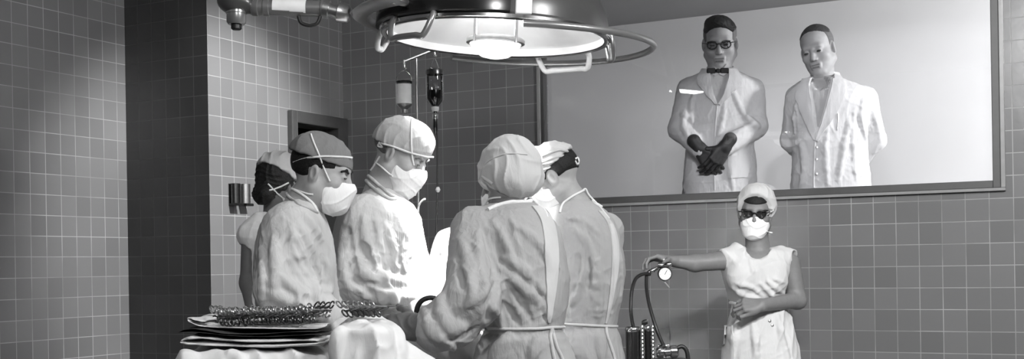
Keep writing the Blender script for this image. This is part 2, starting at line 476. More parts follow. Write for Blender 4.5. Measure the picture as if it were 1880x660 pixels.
# the side wall with the doorway
dl = on_plane(527, 202, 0, XC); dt = on_plane(536, 222, 0, XC); dlo = on_plane(537, 300, 0, XC); dro = on_plane(618, 300, 0, XC); dr = on_plane(630.5, 230, 0, XC)
DY0, DY1, DZ = dlo.y, dro.y, dt.z
struct(MB().box((XC - TH, YB + 0.0005, 0), (XC, DY0, ROOF)).box((XC - TH, DY0, DZ), (XC, DY1, ROOF)).box((XC - TH, DY1, 0), (XC, YW, ROOF)).build('wall_door_side', T_C))
fr = MB(); fo = 0.035
fr.box((XC - TH, DY0 - 0.0, 0), (XC + fo, DY0 + 0.012, DZ)).box((XC, dl.y, 0), (XC + fo, DY0 + 0.0, dl.z)).box((XC, DY0, DZ - 0.012), (XC + fo, YW - 0.002, dl.z)).box((XC - TH, DY0, DZ - 0.012), (XC, DY1, DZ)).box((XC - TH, DY1 - 0.02, 0), (XC + fo, YW - 0.002, DZ))
struct(fr.build('trim_1', M['door_frame'], bevel=0.006))
# dim corridor past the doorway
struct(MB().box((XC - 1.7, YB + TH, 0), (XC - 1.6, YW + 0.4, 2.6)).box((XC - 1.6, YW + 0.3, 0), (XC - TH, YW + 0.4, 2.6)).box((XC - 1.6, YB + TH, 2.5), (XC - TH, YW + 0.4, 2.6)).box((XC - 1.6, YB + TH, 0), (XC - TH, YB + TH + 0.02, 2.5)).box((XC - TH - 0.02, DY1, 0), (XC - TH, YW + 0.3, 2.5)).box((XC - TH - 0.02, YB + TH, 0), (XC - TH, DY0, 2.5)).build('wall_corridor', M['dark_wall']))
# window wall
wl = on_plane(994.5, 200, 1, YW); wr = on_plane(1836, 200, 1, YW); wb = on_plane(1500, 359, 1, YW)
WX0, WX1, WZ0, WZ1 = wl.x, wr.x, wb.z, 2.85
struct(MB().box((XC - TH, YW, 0), (WX0, YW + 0.08, ROOF)).box((WX0, YW, 0), (WX1, YW + 0.08, WZ0)).box((WX1, YW, 0), (XR, YW + 0.08, ROOF)).box((WX0, YW, WZ1), (WX1, YW + 0.08, ROOF)).build('wall_window_side', T_W))
fw = 0.034
win = MB().box((WX0, YW - 0.012, WZ0), (WX0 + 0.020, YW + 0.03, WZ1)).box((WX1 - fw, YW - 0.012, WZ0), (WX1, YW + 0.08, WZ1)).box((WX0 + 0.020, YW - 0.012, WZ0), (WX1 - fw, YW + 0.08, WZ0 + fw)).box((WX0 + 0.020, YW - 0.012, WZ1 - fw), (WX1 - fw, YW + 0.08, WZ1)).build('window_1', M['frame'], bevel=0.003)
struct(win)
MB().box((WX0 + 0.001, YW + 0.055, WZ0 + fw), (WX1 - fw, YW + 0.061, WZ1 - fw)).build('window_pane', M['glass'], win)
struct(MB().box((WX0 - 0.02, YW - 0.02, WZ0), (WX0, YW, WZ1)).box((WX0 - 0.02, YW - 0.02, WZ0 - 0.014), (WX1 + 0.02, YW, WZ0)).box((WX1, YW - 0.02, WZ0), (WX1 + 0.02, YW, WZ1)).build('trim_2', plain('window_bead', 0.24, rough=0.25), bevel=0.003))
# gallery behind the glass
YG = 8.2; GF = 0.80; gz = on_plane(1336, 24, 1, YG).z; GX0, GX1 = -5.2, 2.9
struct(MB().box((GX0, YG, GF), (GX1, YG + 0.1, gz)).build('wall_gallery_back', M['gallery_wall']))
struct(MB().box((GX0 - 0.1, YW + 0.08, GF), (GX0, YG + 0.1, gz)).build('wall_gallery_left', M['gallery_wall']))
struct(MB().box((GX1, YW + 0.08, GF), (GX1 + 0.1, YG + 0.1, gz)).build('wall_gallery_right', M['gallery_wall']))
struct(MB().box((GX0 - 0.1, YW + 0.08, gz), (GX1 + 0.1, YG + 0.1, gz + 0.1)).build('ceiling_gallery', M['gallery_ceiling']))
struct(MB().box((GX0 - 0.1, YW + 0.08, GF - 0.1), (GX1 + 0.1, YG + 0.1, GF)).build('floor_gallery', M['floor']))
# the rest of the operating room
struct(MB().box((XA - 2, YBACK - TH, -0.1), (XR + TH, YW + 0.5, 0)).build('floor', M['floor']))
struct(MB().box((XA - TH, YBACK - TH, ROOF), (XR + TH, YW + 0.08, ROOF + 0.1)).build('ceiling', M['plaster']))
struct(MB().box((XR, YBACK - TH, 0), (XR + TH, YW + 0.08, ROOF)).build('wall_right', T_A))
struct(MB().box((XA, YBACK - TH, 0), (XR, YBACK, ROOF)).build('wall_behind', T_W))

# ================================================================== SURGICAL LAMP
LD = 4.4; KL = LD / 3.9; LS = F_PX / LD
lc = world(910, 71, LD)
lamp = empty('surgical_lamp', lc, ROTZ, 'large round operating lamp with a glowing white reflector hanging over the surgeons', 'lamp')
lamp.rotation_euler = (rad(0.8), rad(3.2), ROTZ); lamp.scale = (KL, KL, KL)
RL = 0.362                                       # rim radius
def dome_prof(r, h, z0, n=16): return [(r * math.cos(a), z0 + h * math.sin(a)) for a in np.linspace(0, PI / 2, n)]
shell = MB().lathe([(RL - 0.012, -0.002), (RL, -0.004), (RL + 0.006, 0.006), (RL, 0.02)] + dome_prof(RL, 0.26, 0.02), 96)
shell.build('dome', M['lamp_shell'], lamp, smooth=True)
MB().lathe([(RL + 0.004, 0.000), (RL + 0.010, 0.002), (RL + 0.010, 0.011), (RL + 0.002, 0.013)], 96).build('rim_band', M['chrome'], lamp, smooth=True)
MB().lathe([(RL - 0.014, 0.0)] + [(r, 0.012 + 0.13 * (1 - (r / RL) ** 2)) for r in np.linspace(RL - 0.016, 0.06, 14)], 64).build('reflector', M['reflector'], lamp, smooth=True)
# bulb housing in the middle, hung on little posts
MB().lathe([(0.0, 0.0), (0.088, 0.0), (0.094, -0.006), (0.094, -0.016), (0.084, -0.018), (0.084, -0.006), (0.0, -0.004)], 48).build('bulb_housing', M['steel'], lamp, smooth=True)
MB().lathe([(0.083, -0.008), (0.081, -0.022), (0.070, -0.042), (0.045, -0.058), (0.02, -0.064), (0.0, -0.065)], 48).build('lens', glow('lamp_lens', 0.9, 1.0), lamp, smooth=True)
for k in range(4):
    a = rad(45 + 90 * k); c, s = math.cos(a), math.sin(a)
    MB().tube([(0.092 * c, 0.092 * s, -0.022), (0.092 * c, 0.092 * s, 0.10)], 0.005, 10).build('post', M['chrome'], lamp, smooth=True)
# outer steering rail: an open ring carried on the far side
ro = (0.07, 0.02, 0.0); RR = 0.438
pts = [(ro[0] + RR * math.cos(a), ro[1] + RR * math.sin(a), -0.005 + 0.02 * min(math.sin(a), 0)) for a in np.linspace(rad(-88), rad(122), 90)]
MB().tube(pts, 0.0105, 12).build('rail', M['lamp_arm'], lamp, smooth=True)
# bracket strap (white) that the near end of the rail is fixed to
b0 = Vector(pts[0])
MB().box((b0.x - 0.024, b0.y - 0.010, 0.0), (b0.x + 0.024, b0.y + 0.006, 0.30)).build('bracket', M['white_paint'], lamp, bevel=0.004)
# dark band round the near side of the shell
MB().lathe([(RL + 0.010, 0.014), (RL + 0.022, 0.018), (RL + 0.022, 0.13), (RL - 0.005, 0.16)], 80, a0=rad(178), a1=rad(277)).build('yoke_band', M['black_gloss'], lamp, smooth=True)
MB().lathe([(RL + 0.05, 0.035), (RL + 0.085, 0.04), (RL + 0.10, 0.05), (RL + 0.085, 0.062), (RL + 0.05, 0.062), (RL + 0.05, 0.035)], 60, a0=rad(150), a1=rad(232)).build('yoke', M['lamp_arm'], lamp, smooth=True)
for a in (rad(156), rad(226)):
    c, s = math.cos(a), math.sin(a)
    MB().tube([((RL - 0.03) * c, (RL - 0.03) * s, 0.05), ((RL + 0.075) * c, (RL + 0.075) * s, 0.05)], 0.014, 12).build('pivot', M['steel'], lamp, smooth=True)
# U-shaped grab handles round the rim
def handle(a_mid, half_w, drop, out, mat, r=0.0095, zt=0.03):
    a0, a1 = a_mid - half_w, a_mid + half_w
    def P(a, rr, z): return (rr * math.cos(a), rr * math.sin(a), z)
    ctl = [P(a0, RL + 0.004, zt), P(a0, RL + out * 0.7, zt - drop * 0.45), P(a0 + 0.05, RL + out, zt - drop)]
    ctl += [P(a, RL + out, zt - drop) for a in np.linspace(a0 + 0.12, a1 - 0.12, 5)]
    ctl += [P(a1 - 0.05, RL + out, zt - drop), P(a1, RL + out * 0.7, zt - drop * 0.45), P(a1, RL + 0.004, zt)]
    return MB().tube(spline(ctl, 6), r, 12).build('handle', mat, lamp, smooth=True)
handle(rad(229), 0.22, 0.085, 0.035, M['lamp_arm'])
handle(rad(53), 0.27, 0.072, 0.05, M['white_paint'])
handle(rad(165), 0.10, 0.06, 0.035, M['white_paint'])
handle(rad(4), 0.13, 0.075, 0.015, M['steel'])

# suspension arm, running left to the ball joint
arm_p = world(612, 18, LD)
def lampvec(px, py, d=LD): return world(px, py, d)
arm = empty('lamp_arm', lampvec(430, 8), ROTZ, 'grey horizontal suspension arm with ball joint and white name plate left of the big lamp', 'lamp arm'); arm.scale = (KL, KL, KL)
def al(px, py, dy=0.0):                          # pixel at arm depth -> arm-local
    v = world(px, py, LD + dy) - Vector(lampvec(430, 8)); c, s = math.cos(-ROTZ), math.sin(-ROTZ)
    return Vector((v.x * c - v.y * s, v.x * s + v.y * c, v.z)) / KL
def axis_tube(p, q, prof, mat, name, parent, n=36):
    """Turned profile (t along the axis, radius)."""
    p, q = Vector(p), Vector(q); d = q - p; L = d.length
    mtx = Matrix.Translation(p) @ d.to_track_quat('Z', 'Y').to_matrix().to_4x4()
    return MB().lathe([(r, t * L) for t, r in prof], n, mtx).build(name, mat, parent, smooth=True)
axis_tube(al(462, 14), al(596, 16), [(0, 0), (0, .024), (.03, .028), (.09, .028), (.10, .025), (.16, .025), (.17, .028), (.24, .028), (.25, .0255), (.95, .0255), (.96, .029), (1, .029), (1, 0)], M['lamp_arm'], 'tube', arm)
axis_tube(al(594, 16), al(644, 27), [(0, 0), (0, .030), (.2, .030), (.22, .022), (.5, .022), (.55, .033), (.9, .03), (1, .02), (1, 0)], M['steel'], 'coupling', arm)
pl = axis_tube(al(502, 13, -0.0), al(563, 14.5, -0.0), [(0, .0262), (0, .0268), (1, .0268), (1, .0262)], M['label'], 'name_plate', arm)
axis_tube(al(434, 16), al(434, 45), [(0, 0), (0, .034), (.3, .034), (.34, .031), (.85, .031), (1, .026), (1, 0)], M['lamp_arm'], 'joint_cup', arm)
axis_tube(al(434, 44), al(434, 55), [(0, 0), (0, .017), (.8, .017), (1, .013), (1, 0)], M['black'], 'joint_knob', arm)
sd = SDF().add(ellip(al(430, 2), (.054, .054, .042))).add(cone(al(430, 2), al(466, 13), .03, .025), .02).add(cone(al(430, 2), al(404, -40), .028, .026), .02)
link('ball_joint', sd.mesh('ball_joint', 0.005), M['lamp_shell'], arm)
axis_tube(al(404, -40), al(296, -330), [(0, 0), (0, .026), (1, .026), (1, 0)], M['lamp_arm'], 'drop_tube', arm)
MB().tube(spline([al(548, 30, -.01), al(553, 42, -.012), al(568, 47, -.012), al(582, 43, -.012), al(588, 30, -.01)], 6), 0.006, 10).build('cable', M['black'], arm, smooth=True)

# ================================================================== WALL HOLDERS
def wall_holder(px, py0, py1, wpx, label, mat_a, mat_b):
    p = on_plane(px, py1, 0, XC); q = on_plane(px, py0, 0, XC); h = q.z - p.z
    w = abs(on_plane(px + wpx, py1, 0, XC).y - p.y) / 2
    e = empty('wall_holder', (XC, p.y, p.z), 0, label, 'wall holder')
    MB().lathe([(w, 0.012), (w, h)], 24, Matrix.Translation((0.02, 0, 0)), rad(-100), rad(100)).build('sleeve', mat_a, e, smooth=True)
    MB().box((0.0, -w, 0.0), (0.004, w, h)).build('back_plate', mat_b, e)
    MB().box((0.0, -w * 1.0, 0.0), (0.055, w * 1.0, 0.014)).build('foot', M['black_gloss'], e, bevel=0.003)
    MB().box((0.0, -w, h - 0.006), (0.03, w, h)).build('lip', M['black_gloss'], e, bevel=0.002)
    return e
wall_holder(426.5, 338, 379, 13, 'left of the two dark metal holders on the pale tiled wall', M['steel_dark'], M['black_gloss'])
wall_holder(444.5, 339, 379.5, 13, 'right of the two dark metal holders on the pale tiled wall', M['steel'], M['black_gloss'])

# ================================================================== DRIP STAND AND BOTTLES
ID = 5.25
iv0 = world(770, 488, ID); IVB = Vector((iv0.x, iv0.y, 0))
stand = empty('drip_stand', IVB, ROTZ, 'slim metal drip stand with hooked crossbar behind the bright-lit surgeon', 'drip stand')
def ivl(px, py, dy=0.0):
    v = world(px, py, ID + dy) - IVB; c, s = math.cos(-ROTZ), math.sin(-ROTZ)
    return Vector((v.x * c - v.y * s, v.x * s + v.y * c, v.z))
top = ivl(770, 102)
MB().tube([(0, 0, 0.06), (0, 0, top.z)], 0.0065, 14).build('pole', M['steel'], stand, smooth=True)
MB().tube([(0, 0, 0.06), (0, 0, 0.9)], 0.011, 14).build('sleeve', M['steel'], stand, smooth=True)
h1, h2 = ivl(742, 113, -0.03), ivl(798, 91, 0.03)
MB().tube([h1, top, h2], 0.006, 12).build('crossbar', M['steel'], stand, smooth=True)
for hp in (h1, h2):
    MB().tube(spline([hp + Vector((0, 0, 0.006)), hp + Vector((0, 0, -0.02)), hp + Vector((0.004, 0, -0.03)), hp + Vector((0.010, 0, -0.026))], 5), 0.005, 10).build('hook', M['chrome'], stand, smooth=True)
for k in range(4):
    a = rad(45 + 90 * k); MB().tube([(0, 0, 0.09), (0.19 * math.cos(a), 0.19 * math.sin(a), 0.03), (0.21 * math.cos(a), 0.21 * math.sin(a), 0.0)], 0.012, 12).build('foot', M['steel'], stand, smooth=True)

def bottle(pxc, pyt, pyb, wpx, dy, label, cat, dark):
    b = ivl(pxc, pyb, dy); t = ivl(pxc, pyt, dy); h = t.z - b.z; r = wpx / 2 / F_PX * (ID + dy)
    cs, sn = math.cos(ROTZ), math.sin(ROTZ)
    wpos = Vector((b.x * cs - b.y * sn, b.x * sn + b.y * cs, b.z)) + IVB
    e = empty('infusion_bottle', wpos, ROTZ, label, cat)
    sh = 0.16 * h
    prof = [(r * .34, 0), (r * .36, .05 * h), (r * .45, .09 * h), (r * .86, sh + .02 * h), (r, sh + .10 * h), (r, .90 * h), (r * .93, .96 * h), (r * .6, h), (0, h)]
    MB().lathe(prof, 40).build('glass', M['bottle_glass'], e, smooth=True)
    if dark:
        lv = .46 * h
        MB().lathe([(0, .075 * h), (r * .42, .085 * h), (r * .84, sh + .022 * h), (r * .965, sh + .10 * h), (r * .965, lv), (0, lv)], 40).build('blood', M['blood'], e, smooth=True)
        MB().lathe([(r * .70, h * .955), (r * .98, h * .95), (r * 1.02, h * .90), (r * 1.02, h * .85), (r * .98, h * .845)], 40).build('band', M['steel_dark'], e, smooth=True)
    else:
        MB().lathe([(0, .16 * h), (r * .95, sh + .11 * h), (r * .965, .88 * h), (0, .885 * h)], 40).build('fluid', M['saline'], e, smooth=True)
        MB().lathe([(r * 1.015, .24 * h), (r * 1.02, .25 * h), (r * 1.02, .86 * h), (r * 1.015, .87 * h)], 40, None, rad(-150), rad(-25)).build('paper_label', M['label'], e, smooth=True)
        MB().lathe([(r * .9, h * .975), (r * 1.02, h * .97), (r * 1.03, h * .92), (r * .98, h * .915)], 40).build('band', M['black_gloss'], e, smooth=True)
    MB().lathe([(0, -.05 * h), (r * .36, -.05 * h), (r * .42, 0), (r * .42, .06 * h), (0, .07 * h)], 28).build('stopper', M['white_paint'] if dark else M['steel'], e, smooth=True)
    return e, r, h
eL, rL, hL = bottle(742.5, 148, 205, 30, -0.03, 'infusion bottle with a white paper label hanging behind the tall surgeon\'s cap', 'bottle', False)
hk = h1 + Vector((0, 0, -.0395)) - ivl(742.5, 205, -0.03)
MB().tube(spline([(-rL * .95, 0, hL * .95), (-rL * .8, 0, hL * .95 + (hk.z - hL * .95) * .55), (0, 0, hk.z), (rL * .8, 0, hL * .95 + (hk.z - hL * .95) * .55), (rL * .95, 0, hL * .95)], 6), 0.0028, 8).build('bail', M['chrome'], eL, smooth=True)
eR, rR, hR = bottle(799, 126, 201, 33, 0.03, 'infusion bottle half full of black blood hanging right of the drip stand pole', 'bottle', True)
hk = h2 + Vector((0, 0, -.0395)) - ivl(799, 201, 0.03)
MB().tube(spline([(-rR * .7, 0, hR * .93), (-rR * .5, 0, hR), (0, 0, hk.z), (rR * .5, 0, hR), (rR * .7, 0, hR * .93)], 6), 0.0022, 8).build('bail', M['chrome'], eR, smooth=True)
MB().lathe([(0, -.62 * hR), (rR * .16, -.60 * hR), (rR * .26, -.52 * hR), (rR * .26, -.2 * hR), (rR * .2, -.12 * hR), (rR * .2, -.05 * hR), (0, -.05 * hR)], 24).build('drip_chamber', M['black_gloss'], eR, smooth=True)
MB().lathe([(rR * .27, -.24 * hR), (rR * .3, -.23 * hR), (rR * .3, -.12 * hR), (rR * .24, -.10 * hR)], 24).build('chamber_cap', M['chrome'], eR, smooth=True)
def off(px, py): return ivl(px, py, 0.03) - ivl(799, 201, 0.03)
MB().tube(spline([off(802, 245), off(803, 290), off(803, 345), off(802, 390), off(801, 430), off(805, 470), off(815, 520)], 8), 0.0042, 10).build('tubing', M['black'], eR, smooth=True)
MB().lathe([(0, -.012), (.006, -.010), (.011, 0), (.006, .012), (0, .014)], 16, Matrix.Translation(off(804, 349))).build('roller_clamp', M['white_paint'], eR, smooth=True)

# small hanging ceiling lamp near the left wall, mirrored in the observation window
cl = empty('ceiling_lamp', (-4.04, 0.25, 2.98), ROTZ, 'small bright ceiling lamp mirrored in the window glass across the chest of the bow-tied man', 'ceiling lamp')
MB().box((-.08, -.19, .012), (.08, .19, .07)).build('housing', M['white_paint'], cl, bevel=.006)
MB().box((-.065, -.17, 0), (.065, .17, .012)).build('diffuser', glow('ceiling_lamp_diffuser', 0.9, 22.0), cl)
MB().tube([(0, 0, .07), (0, 0, ROOF - 2.98)], .009, 12).build('stem', M['steel'], cl, smooth=True)
M['hair_brown'] = plain('hair_brown', 0.04, rough=0.65, spec=0.2, nscale=160, noise=0.4, bump=0.4)
# ================================================================== PEOPLE
class Frame:
    """A head's own axes: right, forward, up."""
    def __init__(s, o, alpha, pitch, tilt=0.0, size=1.0):
        a, t, ph = rad(alpha), rad(pitch), rad(tilt)
        f = np.array([math.cos(a) * math.cos(t), math.sin(a) * math.cos(t), -math.sin(t)])
        r = np.array([math.sin(a), -math.cos(a), 0.0]); u = np.cross(r, f)
        r, u = r * math.cos(ph) + u * math.sin(ph), u * math.cos(ph) - r * math.sin(ph)
        s.o = A3(o); s.M = np.stack([r, f, u], 1); s.s = size
    def p(s, x, y, z): return s.o + s.M @ (np.array([x, y, z]) * s.s)
    def d(s, x, y, z): return s.M @ np.array([x, y, z], dtype=float)
    def e(s, c, r): return ellip(s.p(*c), A3(r) * s.s, s.M)
    def c(s, a, b, r1, r2): return cone(s.p(*a), s.p(*b), r1 * s.s, r2 * s.s)
    def h(s, p, n): return half(s.p(*p), s.d(*n))

def cranium(H, inf=0.0): return H.e((0, -.014, .042), (.076 + inf, .096 + inf, .084 + inf))

def add_head(S, H, neck_to, neck_r=0.056, face=True, ears=True):
    S.add(cranium(H), 0.0)
    S.add(H.e((0, .028, -.03), (.064, .064, .078)), .03)
    for s in (-1, 1):
        S.add(H.c((s * .056, -.004, -.052), (s * .020, .062, -.1), .025, .019), .03)
        S.add(H.e((s * .041, .056, -.026), (.026, .026, .024)), .02)
    S.add(H.e((0, .072, -.1), (.024, .02, .017)), .02)
    S.add(H.c((-.034, .076, .024), (.034, .076, .024), .013, .013), .02)
    if face:
        for s in (-1, 1): S.sub(H.e((s * .032, .098, .004), (.019, .018, .013)), .014)
        S.add(H.c((0, .086, .012), (0, .106, -.03), .008, .0115), .012)
        for s in (-1, 1):
            S.add(H.e((s * .0115, .097, -.034), (.008, .010, .008)), .006)
            S.add(H.e((s * .032, .079, .002), (.0135, .0135, .0125)), .004)
        S.add(H.c((-.02, .086, -.062), (.02, .086, -.062), .0075, .0075), .010)
        S.add(H.c((-.016, .085, -.074), (.016, .085, -.074), .0085, .0085), .010)
        S.sub(H.c((-.022, .098, -.0675), (.022, .098, -.0675), .0045, .0045), .003)
    if ears:
        for s in (-1, 1):
            Hm = Frame(H.p(s * .076, -.008, -.004), 0, 0); Hm.M = H.M @ np.array([[math.cos(s * .45), math.sin(s * .45), 0], [-math.sin(s * .45), math.cos(s * .45), 0], [0, 0, 1]]); Hm.s = H.s
            S.add(ellip(Hm.o, A3((.0095, .019, .032)) * H.s, Hm.M), .006)
            S.sub(ellip(Hm.p(s * .0105, .003, .003), A3((.008, .010, .018)) * H.s, Hm.M), .004)
    S.add(cone(H.p(0, -.018, -.055), neck_to, neck_r, neck_r * 1.12), .03)

def face_parts(H, root, brows=True, hair_mat=None, lips=True, open_eye=0.0042):
    for s in (-1, 1):
        S = SDF().add(H.e((s * .032, .0885, .0005), (.0115, .006, open_eye)), 0)
        link('eye', S.mesh('eye', .0012), M['eye'], root)
        if brows:
            S = SDF().add(H.c((s * .018, .092, .020), (s * .036, .089, .027), .0042, .005), 0).add(H.c((s * .036, .089, .027), (s * .052, .076, .021), .005, .003), .004)
            link('eyebrow', S.mesh('eyebrow', .0016), hair_mat or M['hair'], root)
    if lips:
        S = SDF().add(H.c((-.018, .0885, -.0625), (.018, .0885, -.0625), .0058, .0058), 0).add(H.c((-.014, .0885, -.0735), (.014, .0885, -.0735), .0068, .0068), .001)
        S.sub(H.c((-.024, .0985, -.0678), (.024, .0985, -.0678), .0052, .0052), .001)
        link('lips', S.mesh('lips', .0014), M['lips'], root)

def hand_sdf(S, w, d, n, side, curl=(12, 18, 12), thumb=(0.75, 0.6, -0.35), size=1.0, spread=0.0215, fat=1.0, k0=.012):
    """w wrist, d finger direction, n back of the hand, side +1/-1: which side the thumb is on (along d x n)."""
    w = A3(w); d = A3(d); d = d / np.linalg.norm(d); n = A3(n); n = n - d * (n @ d); n /= np.linalg.norm(n); t = np.cross(d, n) * side
    z = size
    offs = [1.45 * spread, .48 * spread, -.5 * spread, -1.42 * spread]; lens = [(.041, .025, .021), (.046, .029, .022), (.042, .027, .021), (.033, .021, .018)]
    klen = [.086, .09, .086, .078]; rr = [.0088, .009, .0086, .0075]
    knuck = []
    for i in range(4):
        k = w + d * klen[i] * z + t * offs[i] * z; knuck.append(k)
        S.add(cone(w + t * offs[i] * .55 * z, k, .0165 * z * fat, .0115 * z * fat), k0)
    S.add(cone(w + t * .012 * z + d * .015 * z, w + d * .05 * z + t * .030 * z - n * .008 * z, .016 * z * fat, .015 * z * fat), .012)
    for i in range(4):
        p = knuck[i]; a = 0.0; r = rr[i] * z * fat
        c3 = curl[i] if isinstance(curl[0], (tuple, list)) else curl
        dd = d + t * (offs[i] * 1.6)
        dd = dd / np.linalg.norm(dd)
        for j in range(3):
            a += rad(c3[j]); q = p + (dd * math.cos(a) - n * math.sin(a)) * lens[i][j] * z
            S.add(cone(p, q, r * (1 - .08 * j), r * (.92 - .08 * j)), .003); p = q
    a, b, c = thumb; td = t * a + d * b + n * c; td /= np.linalg.norm(td)
    p0 = w + d * .032 * z + t * .032 * z - n * .006 * z; p1 = p0 + td * .044 * z; td2 = td * .85 + d * .35 - n * .2; td2 /= np.linalg.norm(td2); p2 = p1 + td2 * .032 * z
    S.add(cone(p0, p1, .0135 * z * fat, .0105 * z * fat), .01); S.add(cone(p1, p2, .0105 * z * fat, .0085 * z * fat), .003)

class Person:
    def __init__(s, px, D, label, z0=0.0, group=None):
        s.D = D; s.r0 = ray(px, 488)[0] * D; s.z0 = z0; s.sc = F_PX / D
        b = world(px, 488, D); s.base = Vector((b.x, b.y, z0)); s.label = label; s.group = group
        s.S = SDF(); s.kids = []; s.eye = np.array([-s.r0, -D, EYE - z0])
    def loc(s, px, py, dy=0.0):
        r, u = ray(px, py); return np.array([r * (s.D + dy) - s.r0, dy, EYE - s.z0 + u * (s.D + dy)])
    def rows(s, rows, shrink=0.0):
        out = []
        for row in rows:
            py, xl, xr, ry = row[:4]; dy = row[4] if len(row) > 4 else 0.0
            a = s.loc(xl, py, dy); b = s.loc(xr, py, dy)
            out.append(((a[2] + b[2]) / 2, (a[0] + b[0]) / 2, dy, max((b[0] - a[0]) / 2 - shrink, .03), max(ry - shrink, .03)))
        return out
    def head(s, px, py, dy, alpha, pitch, tilt=0.0, size=1.0):
        s.H = Frame(s.loc(px, py, dy), alpha, pitch, tilt, size); return s.H
    def finish(s, h, skin):
        s.root = link('person', s.S.mesh('person', h), skin); s.root.location = s.base; s.root.rotation_euler = (0, 0, ROTZ)
        tag(s.root, s.label, 'person', s.group); return s.root
    def hit(s, S, px, py):
        r, u = ray(px, py); return S.hit(s.eye, np.array([r, 1.0, u]), s.D - .7, s.D + .7)
    def line(s, name, S, pts, r, mat, parent, lift=0.6, n=5, seg=8):
        P2 = spline([(x, y, 0) for x, y in pts], n); out = []; last = None
        for q in P2:
            hh = s.hit(S, q.x, q.y)
            if hh is not None: p = hh[0] + hh[1] * r * lift; last = p[1]
            elif last is not None: p = s.loc(q.x, q.y, last)
            else: continue
            out.append(Vector(p))
        if len(out) < 2: return None
        sm = [out[0]] + [(out[i - 1] + out[i] * 2 + out[i + 1]) / 4 for i in range(1, len(out) - 1)] + [out[-1]]
        return MB().tube(sm, r, seg).build(name, mat, parent, smooth=True)
    def patch(s, name, S, left, right, mat, parent, thick=.004, nu=8, n=5, lift=.001):
        L = spline([(x, y, 0) for x, y in left], n); R = spline([(x, y, 0) for x, y in right], n)
        m = len(L); O = []; I = []; last = None
        for i in range(m):
            for j in range(nu + 1):
                q = L[i].lerp(R[i], j / nu); hh = s.hit(S, q.x, q.y)
                if hh is None:
                    p = s.loc(q.x, q.y, last if last is not None else 0.0); nn = np.array([0, -1.0, 0])
                else: p, nn = hh; last = p[1]
                O.append(p + nn * (thick + lift)); I.append(p - nn * .006)
        w = nu + 1; F = []; K = len(O)
        for i in range(m - 1):
            for j in range(nu):
                a, b, c, d = i * w + j, i * w + j + 1, (i + 1) * w + j + 1, (i + 1) * w + j
                F.append((a, d, c, b)); F.append((a + K, b + K, c + K, d + K))
        rim = [j for j in range(w)] + [i * w + nu for i in range(1, m)] + [(m - 1) * w + j for j in range(nu - 1, -1, -1)] + [i * w for i in range(m - 2, 0, -1)]
        for a, b in zip(rim, rim[1:] + rim[:1]): F.append((a, b, b + K, a + K))
        return MB().raw(O + I, F).build(name, mat, parent, smooth=True)
    def crease(s, S, pts, r=.010, ridge=True, n=4, sink=None, k=None):
        r = r * .95
        P2 = spline([(x, y, 0) for x, y in pts], n); ps = []
        for q in P2:
            hh = s.hit(S, q.x, q.y)
            if hh is not None: ps.append(hh[0] + hh[1] * ((-r * .2 if ridge else r * .25) if sink is None else sink))
        m = len(ps)
        for i in range(m - 1):
            t0 = .35 + .65 * math.sin(PI * (i + .0) / max(m - 1, 1)); t1 = .35 + .65 * math.sin(PI * (i + 1) / max(m - 1, 1))
            f = cone(ps[i], ps[i + 1], r * t0, r * t1)
            if ridge: S.add(f, k or r * 1.9)
            else: S.sub(f, k or r * .9)

def add_arm(S, sh, el, wr, r, k=.03):
    S.add(cone(sh, el, r[0], r[1]), k); S.add(cone(el, wr, r[1], r[2]), .02)

def add_legs(S, cx, cy, hip, alpha, gap=.10, r=(.085, .055, .04)):
    a = rad(alpha); f = np.array([math.cos(a), math.sin(a), 0]); rt = np.array([math.sin(a), -math.cos(a), 0]); c = np.array([cx, cy, 0])
    for sg in (-1, 1):
        h = c + rt * gap * sg + [0, 0, hip]; kn = c + rt * gap * sg + f * .02 + [0, 0, hip * .54]; an = c + rt * gap * sg - f * .02 + [0, 0, .085]
        S.add(cone(h, kn, r[0], r[1]), .03); S.add(cone(kn, an, r[1], r[2]), .02)
    return c, f, rt
def add_shoes(root, cx, cy, alpha, gap=.10, mat='shoe', floor=0.0):
    a = rad(alpha); f = np.array([math.cos(a), math.sin(a), 0]); rt = np.array([math.sin(a), -math.cos(a), 0]); c = np.array([cx, cy, 0])
    for sg in (-1, 1):
        p = c + rt * gap * sg
        S = SDF().add(cone(p - f * .045 + [0, 0, .045], p - f * .02 + [0, 0, .1], .046, .05), 0).add(cone(p - f * .03 + [0, 0, .04], p + f * .14 + [0, 0, .034], .042, .04), .03)
        S.inter(half(p + [0, 0, .002], (0, 0, -1)), .004)
        link('shoe', S.mesh('shoe', .006), M[mat], root)

def gown_sdf(P, rows, arms, neck=None, foldset=None, seed=1, amp=.010):
    """The garment: sectioned trunk plus sleeves."""
    G = SDF(); st = stack(P.rows(rows)); G.add(st, 0)
    for a in arms:
        r = a['r']; G.add(cone(P.loc(*a['sh']), P.loc(*a['el']), r[0], r[1]), .03)
        G.add(cone(P.loc(*a['el']), P.loc(*a['wr']), r[1], r[2]), .03)
    return G, st

def wear_folds(G, seed, big=.012, small=.006, dirs=((.1, .1, 1), (.7, .2, .7))):
    big *= .36; small *= .42
    G.displace(folds(32, dirs[0], seed, big, sharp=3.0), big * .7)
    G.displace(folds(85, dirs[1], seed + 5, small, sharp=2.6), small * .7)
    G.displace(folds(70, (-dirs[1][0], .3, dirs[1][2]), seed + 9, small * .8, sharp=2.6), small * .6)

def make_cap(P, inf, pt, nrm, mat, extra=None, name='cap', h=.003, wr=.004, seed=3):
    H = P.H; S = SDF().add(cranium(H, inf), 0)
    for e in extra or []: S.add(e, .03)
    S.displace(folds(80, H.d(.4, .3, 1), seed, wr), wr)
    S.inter(H.h(pt, nrm), .006)
    o = link(name, S.mesh(name, h), mat, P.root); return o, S

